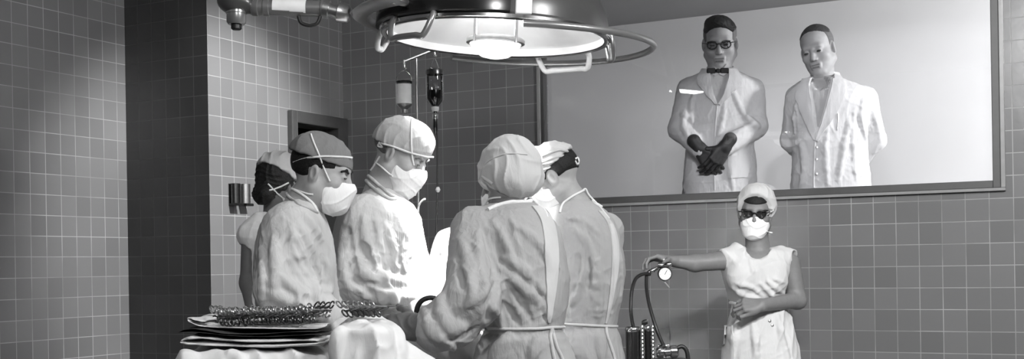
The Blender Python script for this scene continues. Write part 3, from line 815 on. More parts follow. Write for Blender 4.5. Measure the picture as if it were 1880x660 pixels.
def make_mask(P, mat=None, puff=0.0, drop=0.0, top=(-.012, .23), h=.0028, nose=1.0):
    H = P.H; S = SDF().add(H.e((0, .040, -.056), (.073 + puff, .070 + puff, .066 + puff)), 0)
    S.add(H.e((0, .088 * (.5 + .5 * nose), -.036), (.03 * nose, .034, .034)), .04)
    S.add(H.e((0, .066, -.1 - drop), (.04 + puff, .035 + puff, .03)), .04)
    S.displace(folds(85, H.d(1, 0, .15), 11, .004, sharp=3.0), .004)
    S.inter(H.h((0, .1, top[0]), (0, -top[1], 1)), .003).inter(H.h((0, .006, -.06), (0, -1, .15)), .003)
    o = link('face_mask', S.mesh('face_mask', h), mat or M['mask'], P.root); return o, S

def union(*sds):
    U = SDF()
    class F: pass
    def mk(sd):
        f = lambda Pt: sd(Pt)
        f.lo = sd.lo; f.hi = sd.hi; return f
    for sd in sds: U.add(mk(sd), 0)
    return U

# ------------------------------------------------------------------ surgeon in the dark cap, seen in profile
p = Person(545, 3.8, 'surgeon in dark grey cap and pale gown in profile, behind the instrument table')
R1 = [(362, 533, 580, .062), (376, 520, 590, .085), (392, 502, 593, .13), (405, 490, 598, .165), (425, 480, 604, .185), (460, 471, 612, .19), (500, 468, 617, .185), (540, 470, 620, .175), (580, 474, 623, .165), (660, 470, 630, .16), (900, 455, 645, .16), (1080, 450, 655, .165)]
A1 = [dict(sh=(533, 420, -.13), el=(512, 530, -.20), wr=(598, 576, -.17), r=(.085, .072, .055)), dict(sh=(545, 415, .13), el=(560, 530, .16), wr=(612, 580, .08), r=(.08, .068, .055))]
H = p.head(591, 321, 0, -5, 12, size=.93)
S = p.S; S.add(stack(p.rows(R1[1:], .035)), 0)
add_head(S, H, p.loc(552, 388))
for a in A1: add_arm(S, p.loc(*a['sh']), p.loc(*a['el']), p.loc(*a['wr']), (.05, .043, .032))
add_legs(S, p.loc(545, 488)[0], 0, .9, 0)
p.finish(.0038, M['skin']); add_shoes(p.root, p.loc(545, 488)[0], 0, 0)
G, st = gown_sdf(p, R1, A1)
G.sub(cone(H.p(0, -.01, -.06), p.loc(556, 374), .058, .060), .006)
wear_folds(G, 21, .012, .006, ((.05, .1, 1), (.5, .2, .8)))
for c, r in (([(535, 420), (550, 470), (575, 520), (592, 560)], .012), ([(548, 410), (572, 455), (588, 500)], .010), ([(500, 440), (508, 490), (500, 530)], .012), ([(560, 395), (590, 440), (604, 500), (606, 560)], .012), ([(520, 510), (545, 535), (565, 552)], .012), ([(498, 540), (530, 552), (560, 560)], .012), ([(478, 450), (482, 500), (480, 560)], .010)):
    p.crease(G, c, r, True)
for c, r in (([(540, 440), (560, 480), (582, 512)], .010), ([(527, 480), (540, 505), (556, 522)], .012), ([(560, 549), (570, 552)], .012), ([(590, 470), (594, 510), (592, 550)], .009)):
    p.crease(G, c, r, False)
gown = link('gown', G.mesh('gown', .0042), M['gown_lit'], p.root)
p.line('collar', union(G, S), [(527, 343), (545, 352), (562, 362), (576, 378), (582, 391)], .0041, M['tape'], gown)
p.line('collar_edge', union(G, S), [(582, 391), (575, 388), (562, 382), (545, 374), (531, 362), (525, 354)], .0045, M['gown_lit'], gown)
p.line('tie', union(G, S), [(525, 343), (531, 341), (533, 346), (528, 349), (523, 355), (522, 368)], .0035, M['tape'], gown)
hr = SDF().add(cranium(H, .005), 0).inter(H.h((0, .012, 0), (0, 1, -.25)), .004).inter(H.h((0, 0, -.035), (0, -.3, -1)), .006)
side = SDF().add(cranium(H, .0045), 0).inter(H.h((0, .058, 0), (0, 1, .1)), .004).inter(H.h((0, 0, .018), (0, .1, -1)), .004)
for f in (H.e((.078, -.008, -.004), (.022, .026, .036)), H.e((-.078, -.008, -.004), (.022, .026, .036))): hr.sub(f, .004)
link('hair', hr.mesh('hair', .003), M['hair'], p.root); link('sideburns', side.mesh('sideburns', .003), M['hair'], p.root)
GLOVES1 = [((598, 576, -.17), (.9, .1, -.35), (.3, -.4, .85), 1), ((612, 580, .08), (.8, -.4, -.35), (.3, .3, .9), -1)]
for w, d, n, sd in GLOVES1:
    Gh = SDF(); hand_sdf(Gh, p.loc(*w), d, n, sd, (30, 35, 25)); link('glove', Gh.mesh('glove', .0034), M['glove_light'], p.root)
cap, CS = make_cap(p, .013, (0, .085, .034), (0, -.14, -1), M['cap_grey'], [H.e((0, -.05, .055), (.08, .065, .075))], seed=5)
p.line('tie', union(CS, S), [(540, 298), (560, 291), (585, 288), (615, 288), (647, 290)], .0033, M['tape'], cap)
mk, MS = make_mask(p, puff=-.001, drop=-.006)
U = union(CS, S, MS)
p.line('strap', U, [(571, 247), (576, 262), (586, 285), (596, 312), (606, 334)], .0028, M['tape'], mk)
p.line('strap', U, [(527, 343), (545, 350), (565, 356), (575, 357)], .0028, M['tape'], mk)
face_parts(H, p.root, True, lips=False)

# ------------------------------------------------------------------ tall surgeon, brightly lit
p = Person(705, 4.28, 'tall surgeon in pale cap and glaring white lit gown, head bowed, below the drip bottles')
R2 = [(338, 684, 722, .06), (352, 670, 732, .085), (364, 653, 745, .115), (378, 634, 760, .16), (396, 620, 770, .19), (430, 612, 778, .2), (470, 608, 787, .19), (510, 610, 797, .185), (550, 615, 802, .18), (600, 615, 800, .17), (900, 600, 805, .17), (1050, 595, 805, .175)]
A2 = [dict(sh=(668, 402, -.14), el=(655, 520, -.2), wr=(742, 552, -.16), r=(.088, .078, .05)), dict(sh=(715, 395, .13), el=(748, 500, .2), wr=(792, 552, .08), r=(.08, .07, .05))]
H = p.head(734, 286, 0, -15, 27, size=1.0)
S = p.S; S.add(stack(p.rows(R2[1:], .035)), 0)
add_head(S, H, p.loc(697, 362))
for a in A2: add_arm(S, p.loc(*a['sh']), p.loc(*a['el']), p.loc(*a['wr']), (.05, .043, .03))
add_legs(S, p.loc(700, 488)[0], 0, .95, 0)
p.finish(.0038, M['skin']); add_shoes(p.root, p.loc(700, 488)[0], 0, 0)
G, st = gown_sdf(p, R2, A2)
G.sub(cone(H.p(0, -.02, -.06), p.loc(700, 350), .058, .060), .006)
wear_folds(G, 33, .012, .007, ((.05, .1, 1), (.5, .2, .8)))
for c, r in (([(668, 400), (672, 440), (690, 480), (700, 520)], .013), ([(690, 400), (696, 450), (714, 500)], .012), ([(662, 500), (690, 506), (720, 515), (745, 520)], .014), ([(650, 470), (668, 500), (690, 515)], .014), ([(658, 530), (690, 530), (715, 540)], .014), ([(672, 545), (700, 548), (728, 556)], .014), ([(630, 430), (628, 480), (640, 530)], .012), ([(705, 410), (720, 450), (726, 500)], .010), ([(690, 520), (700, 540), (704, 560)], .011), ([(712, 525), (722, 545), (724, 562)], .011)):
    p.crease(G, c, r, True)
for c, r in (([(663, 450), (668, 462), (673, 468)], .016), ([(676, 470), (682, 490), (688, 498)], .012), ([(675, 522), (700, 526), (720, 530)], .010), ([(648, 515), (665, 525), (680, 538)], .011), ([(684, 410), (688, 450), (700, 490)], .009), ([(640, 420), (646, 470), (655, 500)], .010)):
    p.crease(G, c, r, False)
gown = link('gown', G.mesh('gown', .0042), M['gown_lit'], p.root)
p.line('collar', union(G, S), [(676, 322), (690, 335), (705, 350), (717, 360), (726, 364)], .006, M['gown_lit'], gown)
p.line('collar_edge', union(G, S), [(672, 330), (686, 347), (702, 360), (716, 367), (727, 366)], .006, M['gown_lit'], gown)
p.line('tie', union(G, S), [(671, 326), (678, 318), (687, 306), (693, 296), (698, 288)], .0035, M['tape'], gown)
p.line('tie', union(G, S), [(765, 395), (770, 376), (776, 368), (781, 366)], .0031, M['tape'], gown)
hr = SDF().add(cranium(H, .003), 0).inter(H.h((0, .01, 0), (0, 1, -.2)), .004).inter(H.h((0, 0, -.03), (0, -.3, -1)), .006)
for f in (H.e((.078, -.008, -.004), (.022, .026, .036)), H.e((-.078, -.008, -.004), (.022, .026, .036))): hr.sub(f, .004)
link('hair', hr.mesh('hair', .003), M['hair_grey'], p.root)
cap, CS = make_cap(p, .010, (0, .09, .024), (0, .04, -1), M['cap_light'], [H.e((0, .02, .072), (.07, .08, .06))], seed=8, wr=.004)
p.line('tie', union(CS, S), [(700, 263), (712, 266), (730, 272), (755, 281), (780, 287), (796, 289)], .0033, M['tape'], cap)
p.line('tie_knot', union(CS, S), [(699, 262), (695, 268), (703, 270), (697, 262)], .0039, M['tape'], cap)
mk, MS = make_mask(p, puff=.002, drop=.006)
U = union(CS, S, MS)
p.line('strap', U, [(756, 218), (755, 240), (755, 265), (757, 290), (759, 304)], .0033, M['tape'], mk)
p.line('strap', U, [(690, 299), (702, 308), (713, 318), (721, 324)], .0031, M['tape'], mk)
face_parts(H, p.root, True, hair_mat=M['hair_grey'], lips=False)
for w, d, n, sd in (((742, 552, -.16), (.85, -.1, -.12), (.15, -.4, .9), 1), ((792, 552, .08), (.1, -.8, .14), (.1, .1, .95), -1)):
    Gh = SDF(); hand_sdf(Gh, p.loc(*w), d, n, sd, (30, 35, 25)); a3 = p.loc(*w); Gh.add(cone(a3 - A3(d) * .05, a3 + A3(d) * .01, .034, .03), .015)
    link('glove', Gh.mesh('glove', .0026), M['glove_light'], p.root)

# ------------------------------------------------------------------ surgeon with his back turned, bag-like cap
p = Person(950, 3.97, 'surgeon seen from behind in a pale bag-like cap, sleeve reaching left with a dark glove')
R3 = [(366, 905, 975, .06), (376, 888, 990, .09), (390, 862, 1008, .135), (404, 850, 1016, .16), (425, 846, 1028, .18), (460, 852, 1038, .19), (500, 862, 1044, .19), (550, 876, 1045, .185), (596, 884, 1037, .168), (608, 886, 1034, .165), (622, 880, 1042, .178), (660, 868, 1058, .18), (800, 860, 1080, .17), (1000, 856, 1090, .17)]
A3s = [dict(sh=(872, 425, -.08), el=(866, 552, -.24), wr=(806, 600, -.24), r=(.082, .088, .068)), dict(sh=(915, 412, .16), el=(885, 515, .18), wr=(858, 548, .10), r=(.08, .075, .055))]
H = p.head(931, 337, 0, 128, 14, size=.95)
S = p.S; S.add(stack(p.rows(R3[1:], .04)), 0)
add_head(S, H, p.loc(935, 390))
for a in A3s: add_arm(S, p.loc(*a['sh']), p.loc(*a['el']), p.loc(*a['wr']), (.05, .043, .03))
add_legs(S, p.loc(962, 488)[0], 0, .92, 128)
p.finish(.0042, M['skin_dark']); add_shoes(p.root, p.loc(962, 488)[0], 0, 128)
G, st = gown_sdf(p, R3, A3s)
G.add(cone(p.loc(835, 598, -.23), p.loc(800, 606, -.245), .074, .070), .03)     # turned-back cuff
cc = p.loc(806, 605, -.244); ca = p.loc(806, 600, -.24) - p.loc(866, 552, -.24); ca /= np.linalg.norm(ca); cu = np.cross(ca, [0, 0, 1]); cu /= np.linalg.norm(cu); cv = np.cross(ca, cu)
ringp = [cc + (cu * math.cos(a) + cv * math.sin(a)) * .074 for a in np.linspace(0, 2 * PI, 21)]
for a, b in zip(ringp, ringp[1:]): G.add(cone(a, b, .012, .012), .008)
G.sub(cone(H.p(0, -.01, -.06), p.loc(938, 378), .060, .066), .006)
wear_folds(G, 47, .013, .006, ((.12, .1, 1), (.6, .2, .7)))
for c, r in (([(890, 425), (903, 455), (914, 488), (910, 520), (902, 550), (896, 585)], .021), ([(930, 500), (955, 550), (975, 590)], .010), ([(975, 495), (990, 545), (1003, 590)], .009), ([(838, 470), (848, 510), (850, 525)], .012), ([(812, 625), (840, 622), (870, 605)], .010), ([(930, 560), (945, 585), (955, 600)], .009)):
    p.crease(G, c, r, False)
for c, r in (([(918, 490), (950, 520), (985, 550), (1010, 585)], .011), ([(920, 470), (960, 495), (1000, 540)], .010), ([(880, 430), (880, 480), (890, 530)], .013), ([(845, 440), (862, 490), (868, 540)], .012), ([(905, 405), (930, 450), (945, 490)], .009), ([(860, 560), (885, 540), (902, 515)], .011), ([(808, 545), (812, 580), (832, 606), (850, 600)], .014), ([(782, 590), (790, 612), (812, 628)], .010), ([(935, 620), (915, 640), (905, 660)], .014), ([(985, 622), (975, 660)], .012), ([(895, 620), (885, 645), (880, 670)], .014), ([(940, 410), (985, 440), (1005, 480)], .010), ([(900, 560), (915, 580), (922, 600)], .010)):
    p.crease(G, c, r, True)
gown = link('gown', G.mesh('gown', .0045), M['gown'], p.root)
p.patch('back_facing', G, [(976, 380), (990, 400), (997, 430), (1001, 480), (1003, 540), (1006, 592)], [(990, 380), (1012, 402), (1022, 440), (1024, 490), (1018, 545), (1010, 592)], M['gown_strip'], gown, .004)
p.line('collar', union(G, S), [(896, 387), (912, 380), (930, 375), (952, 371), (975, 371)], .0065, M['tape'], gown)
p.line('tie', union(G, S), [(962, 368), (968, 362), (976, 366), (983, 374), (992, 381), (1000, 388), (1004, 400)], .0039, M['tape'], gown)
p.line('belt', G, [(885, 605), (910, 603), (940, 605), (975, 604), (1010, 602), (1036, 601)], .0046, M['gown_strip'], gown)
p.line('belt_tail', G, [(1012, 602), (1016, 620), (1022, 640), (1032, 662), (1040, 700)], .0058, M['gown_strip'], gown)
p.line('belt_tail', G, [(1012, 602), (1010, 620), (1014, 645), (1018, 668), (1020, 705)], .0058, M['gown_strip'], gown)
cap, CS = make_cap(p, .021, (0, -.02, -.066), (0, .72, -.9), M['cap_bag'], [H.e((0, -.045, .05), (.098, .1, .105)), H.e((.0, -.075, -.01), (.085, .06, .062))], h=.0035, wr=.006, seed=14)
p.line('seam', CS, [(880, 330), (888, 305), (908, 290), (935, 282), (968, 284)], .0028, M['cap_bag'], cap, lift=.2)
p.line('gather', CS, [(886, 325), (896, 332), (905, 338)], .005, M['cap_bag'], cap, lift=.1)
p.line('gather', CS, [(884, 335), (893, 343), (903, 350)], .005, M['cap_bag'], cap, lift=.1)
mk, MS = make_mask(p, puff=.004, drop=.008)
U = union(CS, S, MS)
p.line('strap', U, [(890, 378), (896, 368), (905, 364), (920, 363)], .0031, M['tape'], mk)
Gh = SDF(); hand_sdf(Gh, p.loc(776, 602, -.25), (-.95, .1, .02), (.0, -.85, .5), 1, (22, 30, 20), size=1.12, fat=1.12)
Gh.add(cone(p.loc(812, 603, -.245), p.loc(772, 602, -.25), .047, .040), .02); Gh.displace(folds(150, (0, 0, 1), 4, .003), .003)
link('glove', Gh.mesh('glove', .0028), M['glove'], p.root)
Gh = SDF(); hand_sdf(Gh, p.loc(858, 548, .10), (-.5, -.35, .05), (-.3, .2, .9), -1, (30, 35, 25))
link('glove', Gh.mesh('glove', .0032), M['glove'], p.root)

# ------------------------------------------------------------------ surgeon behind him, dark hair under a creased cap
p = Person(1075, 4.55, 'surgeon with dark hair below a creased cap, back turned, beside the window wall')
R4 = [(362, 1032, 1076, .06), (374, 1020, 1094, .09), (388, 1008, 1113, .13), (405, 1002, 1126, .16), (440, 1003, 1140, .18), (490, 1008, 1148, .18), (540, 1014, 1144, .17), (588, 1022, 1134, .155), (600, 1022, 1132, .152), (615, 1018, 1138, .165), (660, 1012, 1147, .18), (900, 1008, 1165, .18), (1010, 1008, 1170, .185)]
A4 = [dict(sh=(1022, 420, -.06), el=(1000, 530, -.02), wr=(965, 540, .02), r=(.08, .07, .055)), dict(sh=(1110, 425, .1), el=(1106, 530, .18), wr=(1030, 565, .3), r=(.076, .07, .055))]
H = p.head(1017, 331, 0, 168, 24)
S = p.S; S.add(stack(p.rows(R4[1:], .035)), 0)
add_head(S, H, p.loc(1058, 385), neck_r=.058)
for a in A4: add_arm(S, p.loc(*a['sh']), p.loc(*a['el']), p.loc(*a['wr']), (.05, .043, .03))
add_legs(S, p.loc(1075, 488)[0], 0, .92, 140)
p.finish(.0038, M['skin']); add_shoes(p.root, p.loc(1075, 488)[0], 0, 140)
G, st = gown_sdf(p, R4, A4)
G.sub(cone(H.p(0, -.02, -.06), p.loc(1056, 376), .060, .064), .006)
wear_folds(G, 61, .011, .005, ((.03, .1, 1), (.3, .2, .9)))
for c, r in (([(1062, 470), (1062, 510), (1054, 545)], .010), ([(1118, 400), (1128, 460), (1128, 540), (1118, 590)], .008), ([(1078, 430), (1084, 480), (1080, 540)], .008)):
    p.crease(G, c, r, False)
for c, r in (([(1050, 420), (1075, 440), (1090, 480), (1092, 560)], .009), ([(1040, 400), (1070, 405), (1100, 430)], .008), ([(1100, 480), (1102, 540), (1098, 590)], .009), ([(1045, 560), (1060, 540), (1070, 500)], .010), ([(1060, 615), (1056, 660)], .012), ([(1100, 612), (1106, 660)], .012), ([(1140, 470), (1142, 520), (1136, 560)], .008)):
    p.crease(G, c, r, True)
gown = link('gown', G.mesh('gown', .0045), M['gown'], p.root)
p.patch('back_facing', G, [(1098, 388), (1115, 412), (1122, 450), (1122, 500), (1116, 560), (1110, 594)], [(1106, 390), (1126, 415), (1135, 450), (1134, 500), (1124, 555), (1113, 594)], M['gown_strip'], gown, .003)
p.line('collar', union(G, S), [(1028, 392), (1033, 376), (1046, 364), (1060, 356), (1072, 350)], .0043, M['tape'], gown)
p.line('tie', union(G, S), [(1068, 352), (1075, 347), (1079, 355), (1084, 362), (1092, 370), (1098, 376), (1106, 380)], .0039, M['tape'], gown)
p.line('tie', union(G, S), [(1080, 357), (1088, 372), (1100, 380), (1108, 390), (1118, 402)], .0033, M['tape'], gown)
p.line('belt', G, [(1022, 594), (1045, 596), (1070, 597), (1100, 599), (1132, 600)], .0046, M['gown_strip'], gown)
p.line('belt_tail', G, [(1112, 600), (1114, 618), (1122, 640), (1128, 664), (1132, 700)], .0058, M['gown_strip'], gown)
hr = SDF().add(cranium(H, .006), 0).inter(H.h((0, .016, 0), (0, 1, -.15)), .004).inter(H.h((0, 0, -.012), (0, -.25, -1)), .006)
for f in (H.e((.078, -.008, -.004), (.022, .026, .036)), H.e((-.078, -.008, -.004), (.022, .026, .036))): hr.sub(f, .004)
for w, d, n, sd in (((965, 540, .02), (-.8, .1, -.1), (0, .3, .95), -1), ((1030, 565, .3), (-.8, -.3, -.1), (0, .2, .95), 1)):
    Gh = SDF(); hand_sdf(Gh, p.loc(*w), d, n, sd, (25, 30, 20)); link('glove', Gh.mesh('glove', .0034), M['glove_light'], p.root)
sid = SDF().add(cranium(H, .005), 0).inter(H.h((0, .045, 0), (0, 1, .1)), .004).inter(H.h((0, 0, .004), (0, 0, -1)), .004)
for f in (H.e((.078, -.008, -.004), (.022, .026, .036)), H.e((-.078, -.008, -.004), (.022, .026, .036))): sid.sub(f, .004)
link('hair', hr.mesh('hair', .003), M['hair'], p.root); link('sideburns', sid.mesh('sideburns', .003), M['hair'], p.root)
cap, CS = make_cap(p, .014, (0, -.05, .052), (0, -.42, -1), M['cap_light'], [H.e((0, .01, .07), (.074, .085, .06))], seed=18, wr=.009)
U0 = union(CS, S)
p.line('tie', U0, [(990, 314), (1002, 310), (1020, 303), (1038, 297), (1052, 294), (1060, 296)], .0036, M['tape'], cap)
p.line('fold', U0, [(992, 300), (1005, 295), (1024, 288), (1040, 285)], .005, M['cap_light'], cap, lift=.2)
p.line('fold', U0, [(996, 287), (1010, 281), (1030, 276), (1042, 279)], .005, M['cap_light'], cap, lift=.2)
p.line('tie_knot', U0, [(1054, 293), (1060, 290), (1062, 297), (1058, 302), (1054, 296)], .005, M['tape'], cap)
mk, MS = make_mask(p, puff=.006, drop=.012)
U = union(CS, S, MS)
p.line('strap', U, [(1000, 358), (994, 345), (990, 325), (990, 312)], .0028, M['tape'], mk)
face_parts(H, p.root, True, lips=False)

# ------------------------------------------------------------------ nurse half hidden behind the first surgeon
p = Person(500, 4.75, 'nurse with dark hair and white sleeveless uniform, half hidden behind the dark-capped surgeon')
R5 = [(384, 492, 530, .06), (396, 472, 545, .085), (408, 458, 556, .12), (430, 452, 562, .14), (500, 456, 560, .14), (580, 450, 566, .14), (660, 440, 575, .16), (900, 430, 590, .2), (980, 428, 592, .21)]
H = p.head(517, 345, 0, 48, 10, size=.95)
S = p.S; S.add(stack(p.rows(R5[1:], .02)), 0)
add_head(S, H, p.loc(511, 396), neck_r=.05)
sh, el, wr = p.loc(466, 428, -.06), p.loc(459, 520, -.06), p.loc(474, 610, -.12)
add_arm(S, sh, el, wr, (.047, .038, .028)); hand_sdf(S, wr, (.5, -.4, -.75), (-.7, .2, -.3), 1, (15, 20, 15))
sh2 = p.loc(545, 428, .06); el2 = p.loc(560, 520, .1); wr2 = p.loc(580, 580, .02); add_arm(S, sh2, el2, wr2, (.047, .038, .028)); hand_sdf(S, wr2, (.8, -.4, -.3), (0, .2, 1), -1)
add_legs(S, p.loc(508, 488)[0], 0, .85, 48, gap=.08, r=(.08, .05, .034))
p.finish(.0042, M['skin_dark']); add_shoes(p.root, p.loc(508, 488)[0], 0, 48, gap=.08)
G = SDF().add(stack(p.rows(R5[1:])), 0); G.add(cone(p.loc(480, 416, -.05), p.loc(462, 432, -.055), .055, .058), .03)
G.sub(cone(p.loc(457, 470, -.06), p.loc(457, 560, -.06), .05, .05), .01)
G.sub(cone(H.p(0, -.01, -.06), p.loc(512, 392), .052, .058), .006)
wear_folds(G, 71, .008, .004); link('uniform', G.mesh('uniform', .005), M['uniform'], p.root)
hr = SDF().add(cranium(H, .012), 0).add(H.e((0, -.085, -.045), (.055, .04, .045)), .03).inter(H.h((0, .03, 0), (0, 1, -.1)), .006)
hr.displace(folds(140, H.d(0, .6, .4), 9, .006), .004)
link('hair', hr.mesh('hair', .003), M['hair'], p.root)
cap, CS = make_cap(p, .020, (0, -.02, .035), (0, -.45, -1), M['cap_light'], [H.e((0, -.02, .085), (.075, .085, .05))], seed=28, wr=.008)
mk, MS = make_mask(p)
U = union(CS, S, MS, hr)
p.line('strap', U, [(492, 338), (505, 352), (520, 365), (530, 372)], .0031, M['tape'], mk)
p.line('strap', U, [(494, 350), (510, 345), (530, 336)], .0031, M['tape'], mk)

# ------------------------------------------------------------------ nurse by the tiled wall
p = Person(1392, 5.42, 'nurse in dark cat-eye glasses, white mask and sleeveless white dress, arm stretched to the gauge')
R6 = [(446, 1370, 1412, .055), (454, 1354, 1428, .07), (462, 1338, 1450, .088), (474, 1330, 1456, .1), (490, 1328, 1452, .118), (515, 1330, 1444, .125), (540, 1337, 1440, .115), (558, 1343, 1440, .105), (572, 1340, 1446, .112), (600, 1334, 1456, .13), (660, 1327, 1469, .155), (800, 1316, 1486, .2), (880, 1312, 1490, .21)]
H = p.head(1387, 392, 0, -104, 6, tilt=4, size=.89)
S = p.S; S.add(stack(p.rows(R6[2:], .022)), 0)
add_head(S, H, p.loc(1391, 452), neck_r=.047)
shA, elA, wrA = p.loc(1340, 478, -.01), p.loc(1275, 484, -.03), p.loc(1236, 480, -.05)
add_arm(S, shA, elA, wrA, (.045, .036, .026))
hand_sdf(S, wrA, (-.96, -.1, .2), (.1, .2, 1), -1, (28, 42, 30), thumb=(.9, .3, -.3), size=.95)
shB, elB, wrB = p.loc(1450, 486, -.0), p.loc(1464, 552, -.02), p.loc(1398, 561, -.17)
add_arm(S, shB, elB, wrB, (.046, .038, .027))
hand_sdf(S, wrB, (-.95, -.15, .02), (-.05, -.75, .6), -1, ((48, 55, 35), (35, 50, 35), (38, 50, 35), (42, 50, 35)), thumb=(.25, .9, -.25), size=.92)
add_legs(S, p.loc(1392, 488)[0], 0, .85, -92, gap=.08, r=(.08, .05, .034))
p.finish(.0032, M['skin_dark']); add_shoes(p.root, p.loc(1392, 488)[0], 0, -92, gap=.08, mat='white_paint')
G = SDF().add(stack(p.rows(R6[1:])), 0)
G.add(cone(p.loc(1350, 464, 0), p.loc(1337, 474, -.008), .040, .050), .03).add(cone(p.loc(1436, 466, 0), p.loc(1450, 474, 0), .038, .046), .03)
G.add(ellip(p.loc(1362, 512, -.085), (.062, .05, .06)), .05).add(ellip(p.loc(1416, 512, -.085), (.062, .05, .06)), .05)
# armhole on the hanging arm, neckline
G.sub(cone(p.loc(1466, 482, -.02), p.loc(1476, 560, -.03), .052, .045), .008)
G.sub(cone(p.loc(1310, 480, -.02), p.loc(1290, 482, -.03), .055, .05), .008)
G.sub(cone(p.loc(1389, 425, -.03), p.loc(1391, 452, -.05), .058, .056), .008)
G.sub(ellip(p.loc(1390, 463, -.10), (.052, .05, .030)), .008)
G.displace(folds(30, (0, .1, 1), 82, .009), .007).displace(folds(70, (.4, .2, .6), 86, .003), .003)
for c, r in (([(1345, 530), (1370, 545), (1395, 549)], .009), ([(1352, 522), (1380, 528), (1400, 545)], .008), ([(1395, 520), (1410, 535), (1420, 545)], .008), ([(1408, 516), (1425, 530), (1438, 540)], .008), ([(1420, 512), (1440, 520)], .007), ([(1356, 575), (1350, 620), (1346, 660)], .010), ([(1380, 580), (1385, 620), (1392, 660)], .010), ([(1425, 575), (1436, 620), (1446, 660)], .010), ([(1375, 470), (1378, 485), (1382, 500)], .006)):
    p.crease(G, c, r, True)
dress = link('dress', G.mesh('dress', .004), M['dress'], p.root)
p.line('belt', G, [(1342, 556), (1352, 559), (1362, 560), (1380, 560), (1410, 560), (1441, 558)], .008, M['dress'], dress, lift=.3)
p.patch('pocket', G, [(1330, 598), (1329, 620), (1327, 650), (1326, 690)], [(1345, 598), (1347, 620), (1348, 650), (1349, 690)], M['dress'], dress, .006)
for x, y in ((1413, 590), (1418, 598)):
    hh = p.hit(G, x, y); MB().lathe([(0, -.003), (.0055, -.003), (.007, 0), (.0055, .003), (0, .004)], 16, Matrix.Translation(Vector(hh[0] + hh[1] * .002)) @ Vector(hh[1]).to_track_quat('Z', 'Y').to_matrix().to_4x4()).build('button', M['steel'], dress, smooth=True)
hr2 = SDF().add(cranium(H, .007), 0).inter(H.h((0, .03, 0), (0, 1, .0)), .005).inter(H.h((0, 0, -.05), (0, -.2, -1)), .006)
for f in (H.e((.078, -.006, -.006), (.022, .024, .034)), H.e((-.078, -.006, -.006), (.022, .024, .034))): hr2.sub(f, .004)
hr3 = SDF().add(H.e((0, -.005, .040), (.080, .096, .080)), 0).inter(H.h((0, .02, .070), (0, -.30, -1)), .004)
link('hair', hr2.mesh('hair', .003), M['hair'], p.root); link('fringe', hr3.mesh('fringe', .003), M['hair'], p.root)
cap, CS = make_cap(p, .020, (0, .064, .076), (0, .95, -.55), M['cap_bag'], [H.e((-.008, -.05, .045), (.086, .095, .088)), H.e((-.004, .0, .095), (.060, .065, .042))], seed=38, wr=.005)
mk, MS = make_mask(p, puff=-.001, drop=.0, nose=.55)
U = union(CS, S, MS, hr2)
p.line('strap', U, [(1406, 425), (1412, 427), (1418, 428)], .0031, M['tape'], mk)
p.line('strap', U, [(1405, 397), (1412, 392), (1420, 386)], .0023, M['tape'], mk)
def glasses(P, cat_eye, mat, lens_mat, y0=.104, ez=.002, w=.022, hgt=.017, t=.003):
    H = P.H; e = None; fr = MB()
    def V(x, y, z): return Vector(H.p(x, y, z))
    lens = []
    for s in (-1, 1):
        ring = []
        for k in range(28):
            a = 2 * PI * k / 28; x = w * math.cos(a); z = hgt * math.sin(a)
            if cat_eye and z > 0: z += .006 * max(0, math.cos(a)) ; x *= 1.08
            ring.append((s * (.032 + x), y0 - .14 * abs(x + .032 - .032) - (.006 if x > .01 else 0), ez + z))
        fr.tube([V(*q) for q in ring], t, 8, closed=True)
        L = MB(); pts = [V(q[0], q[1] - .001, q[2]) for q in ring]; c = sum(pts, Vector()) / len(pts); pts2 = [q + (V(0, .0, 0) - V(0, .002, 0)) for q in pts]
        n = len(pts); L.raw([c] + pts + [c - Vector(H.d(0, .002, 0))] + [q - Vector(H.d(0, .002, 0)) for q in pts], [(0, i + 1, (i + 1) % n + 1) for i in range(n)] + [(n + 1, n + 2 + (i + 1) % n, n + 2 + i) for i in range(n)] + [(i + 1, n + 2 + i, n + 2 + (i + 1) % n, (i + 1) % n + 1) for i in range(n)])
        lens.append(L)
        xo = s * (.032 + w * 1.05)
        fr.tube([V(xo, y0 - .008, ez + hgt * .5), V(s * .078, y0 - .035, ez + .008), V(s * .082, .02, ez + .006), V(s * .083, -.01, ez)], t * .85, 8)
        if cat_eye: fr.tube([V(s * (.032 + w * .2), y0 + .001, ez + hgt * 1.0), V(s * (.032 + w * .8), y0 - .005, ez + hgt * .95 + .003), V(s * (.032 + w * 1.45), y0 - .018, ez + hgt + .005)], [t * 1.3, t * 1.9, t * .9], 8)
        else: fr.tube([V(s * (.032 - w * .8), y0, ez + hgt * .75), V(s * .032, y0, ez + hgt), V(s * (.032 + w * .9), y0 - .008, ez + hgt * .8)], t * 1.7, 8)
    fr.tube([V(-.012, y0, ez + .004), V(0, y0 + .004, ez + .007), V(.012, y0, ez + .004)], t, 8)
    o = fr.build('glasses', mat, P.root, smooth=True)
    for L in lens: L.build('lens', lens_mat, o)
    return o
M['dark_lens'] = plain('tinted_lens', 0.02, rough=0.08)
M['clear_lens'] = pane_mat('spectacle_lens', refl=0.04, dark=0.9)
glasses(p, True, M['black_gloss'], M['dark_lens'], hgt=.0155)
NURSE = p; NURSE_WR = wrA

# ------------------------------------------------------------------ gallery observers
def coat_person(P, rows, arms, headargs, neck_to, seed, skin, chest_v, gap=.1, hem_alpha=-95, h=.0034):
    H = P.head(*headargs); S = P.S; S.add(stack(P.rows(rows[1:], .03)), 0)
    add_head(S, H, P.loc(*neck_to))
    for a in arms: add_arm(S, P.loc(*a['sh']), P.loc(*a['el']), P.loc(*a['wr']), (.048, .042, .03))
    add_legs(S, P.loc(rows[-1][1] * .5 + rows[-1][2] * .5, 488)[0], 0, .9, hem_alpha)
    return H, S

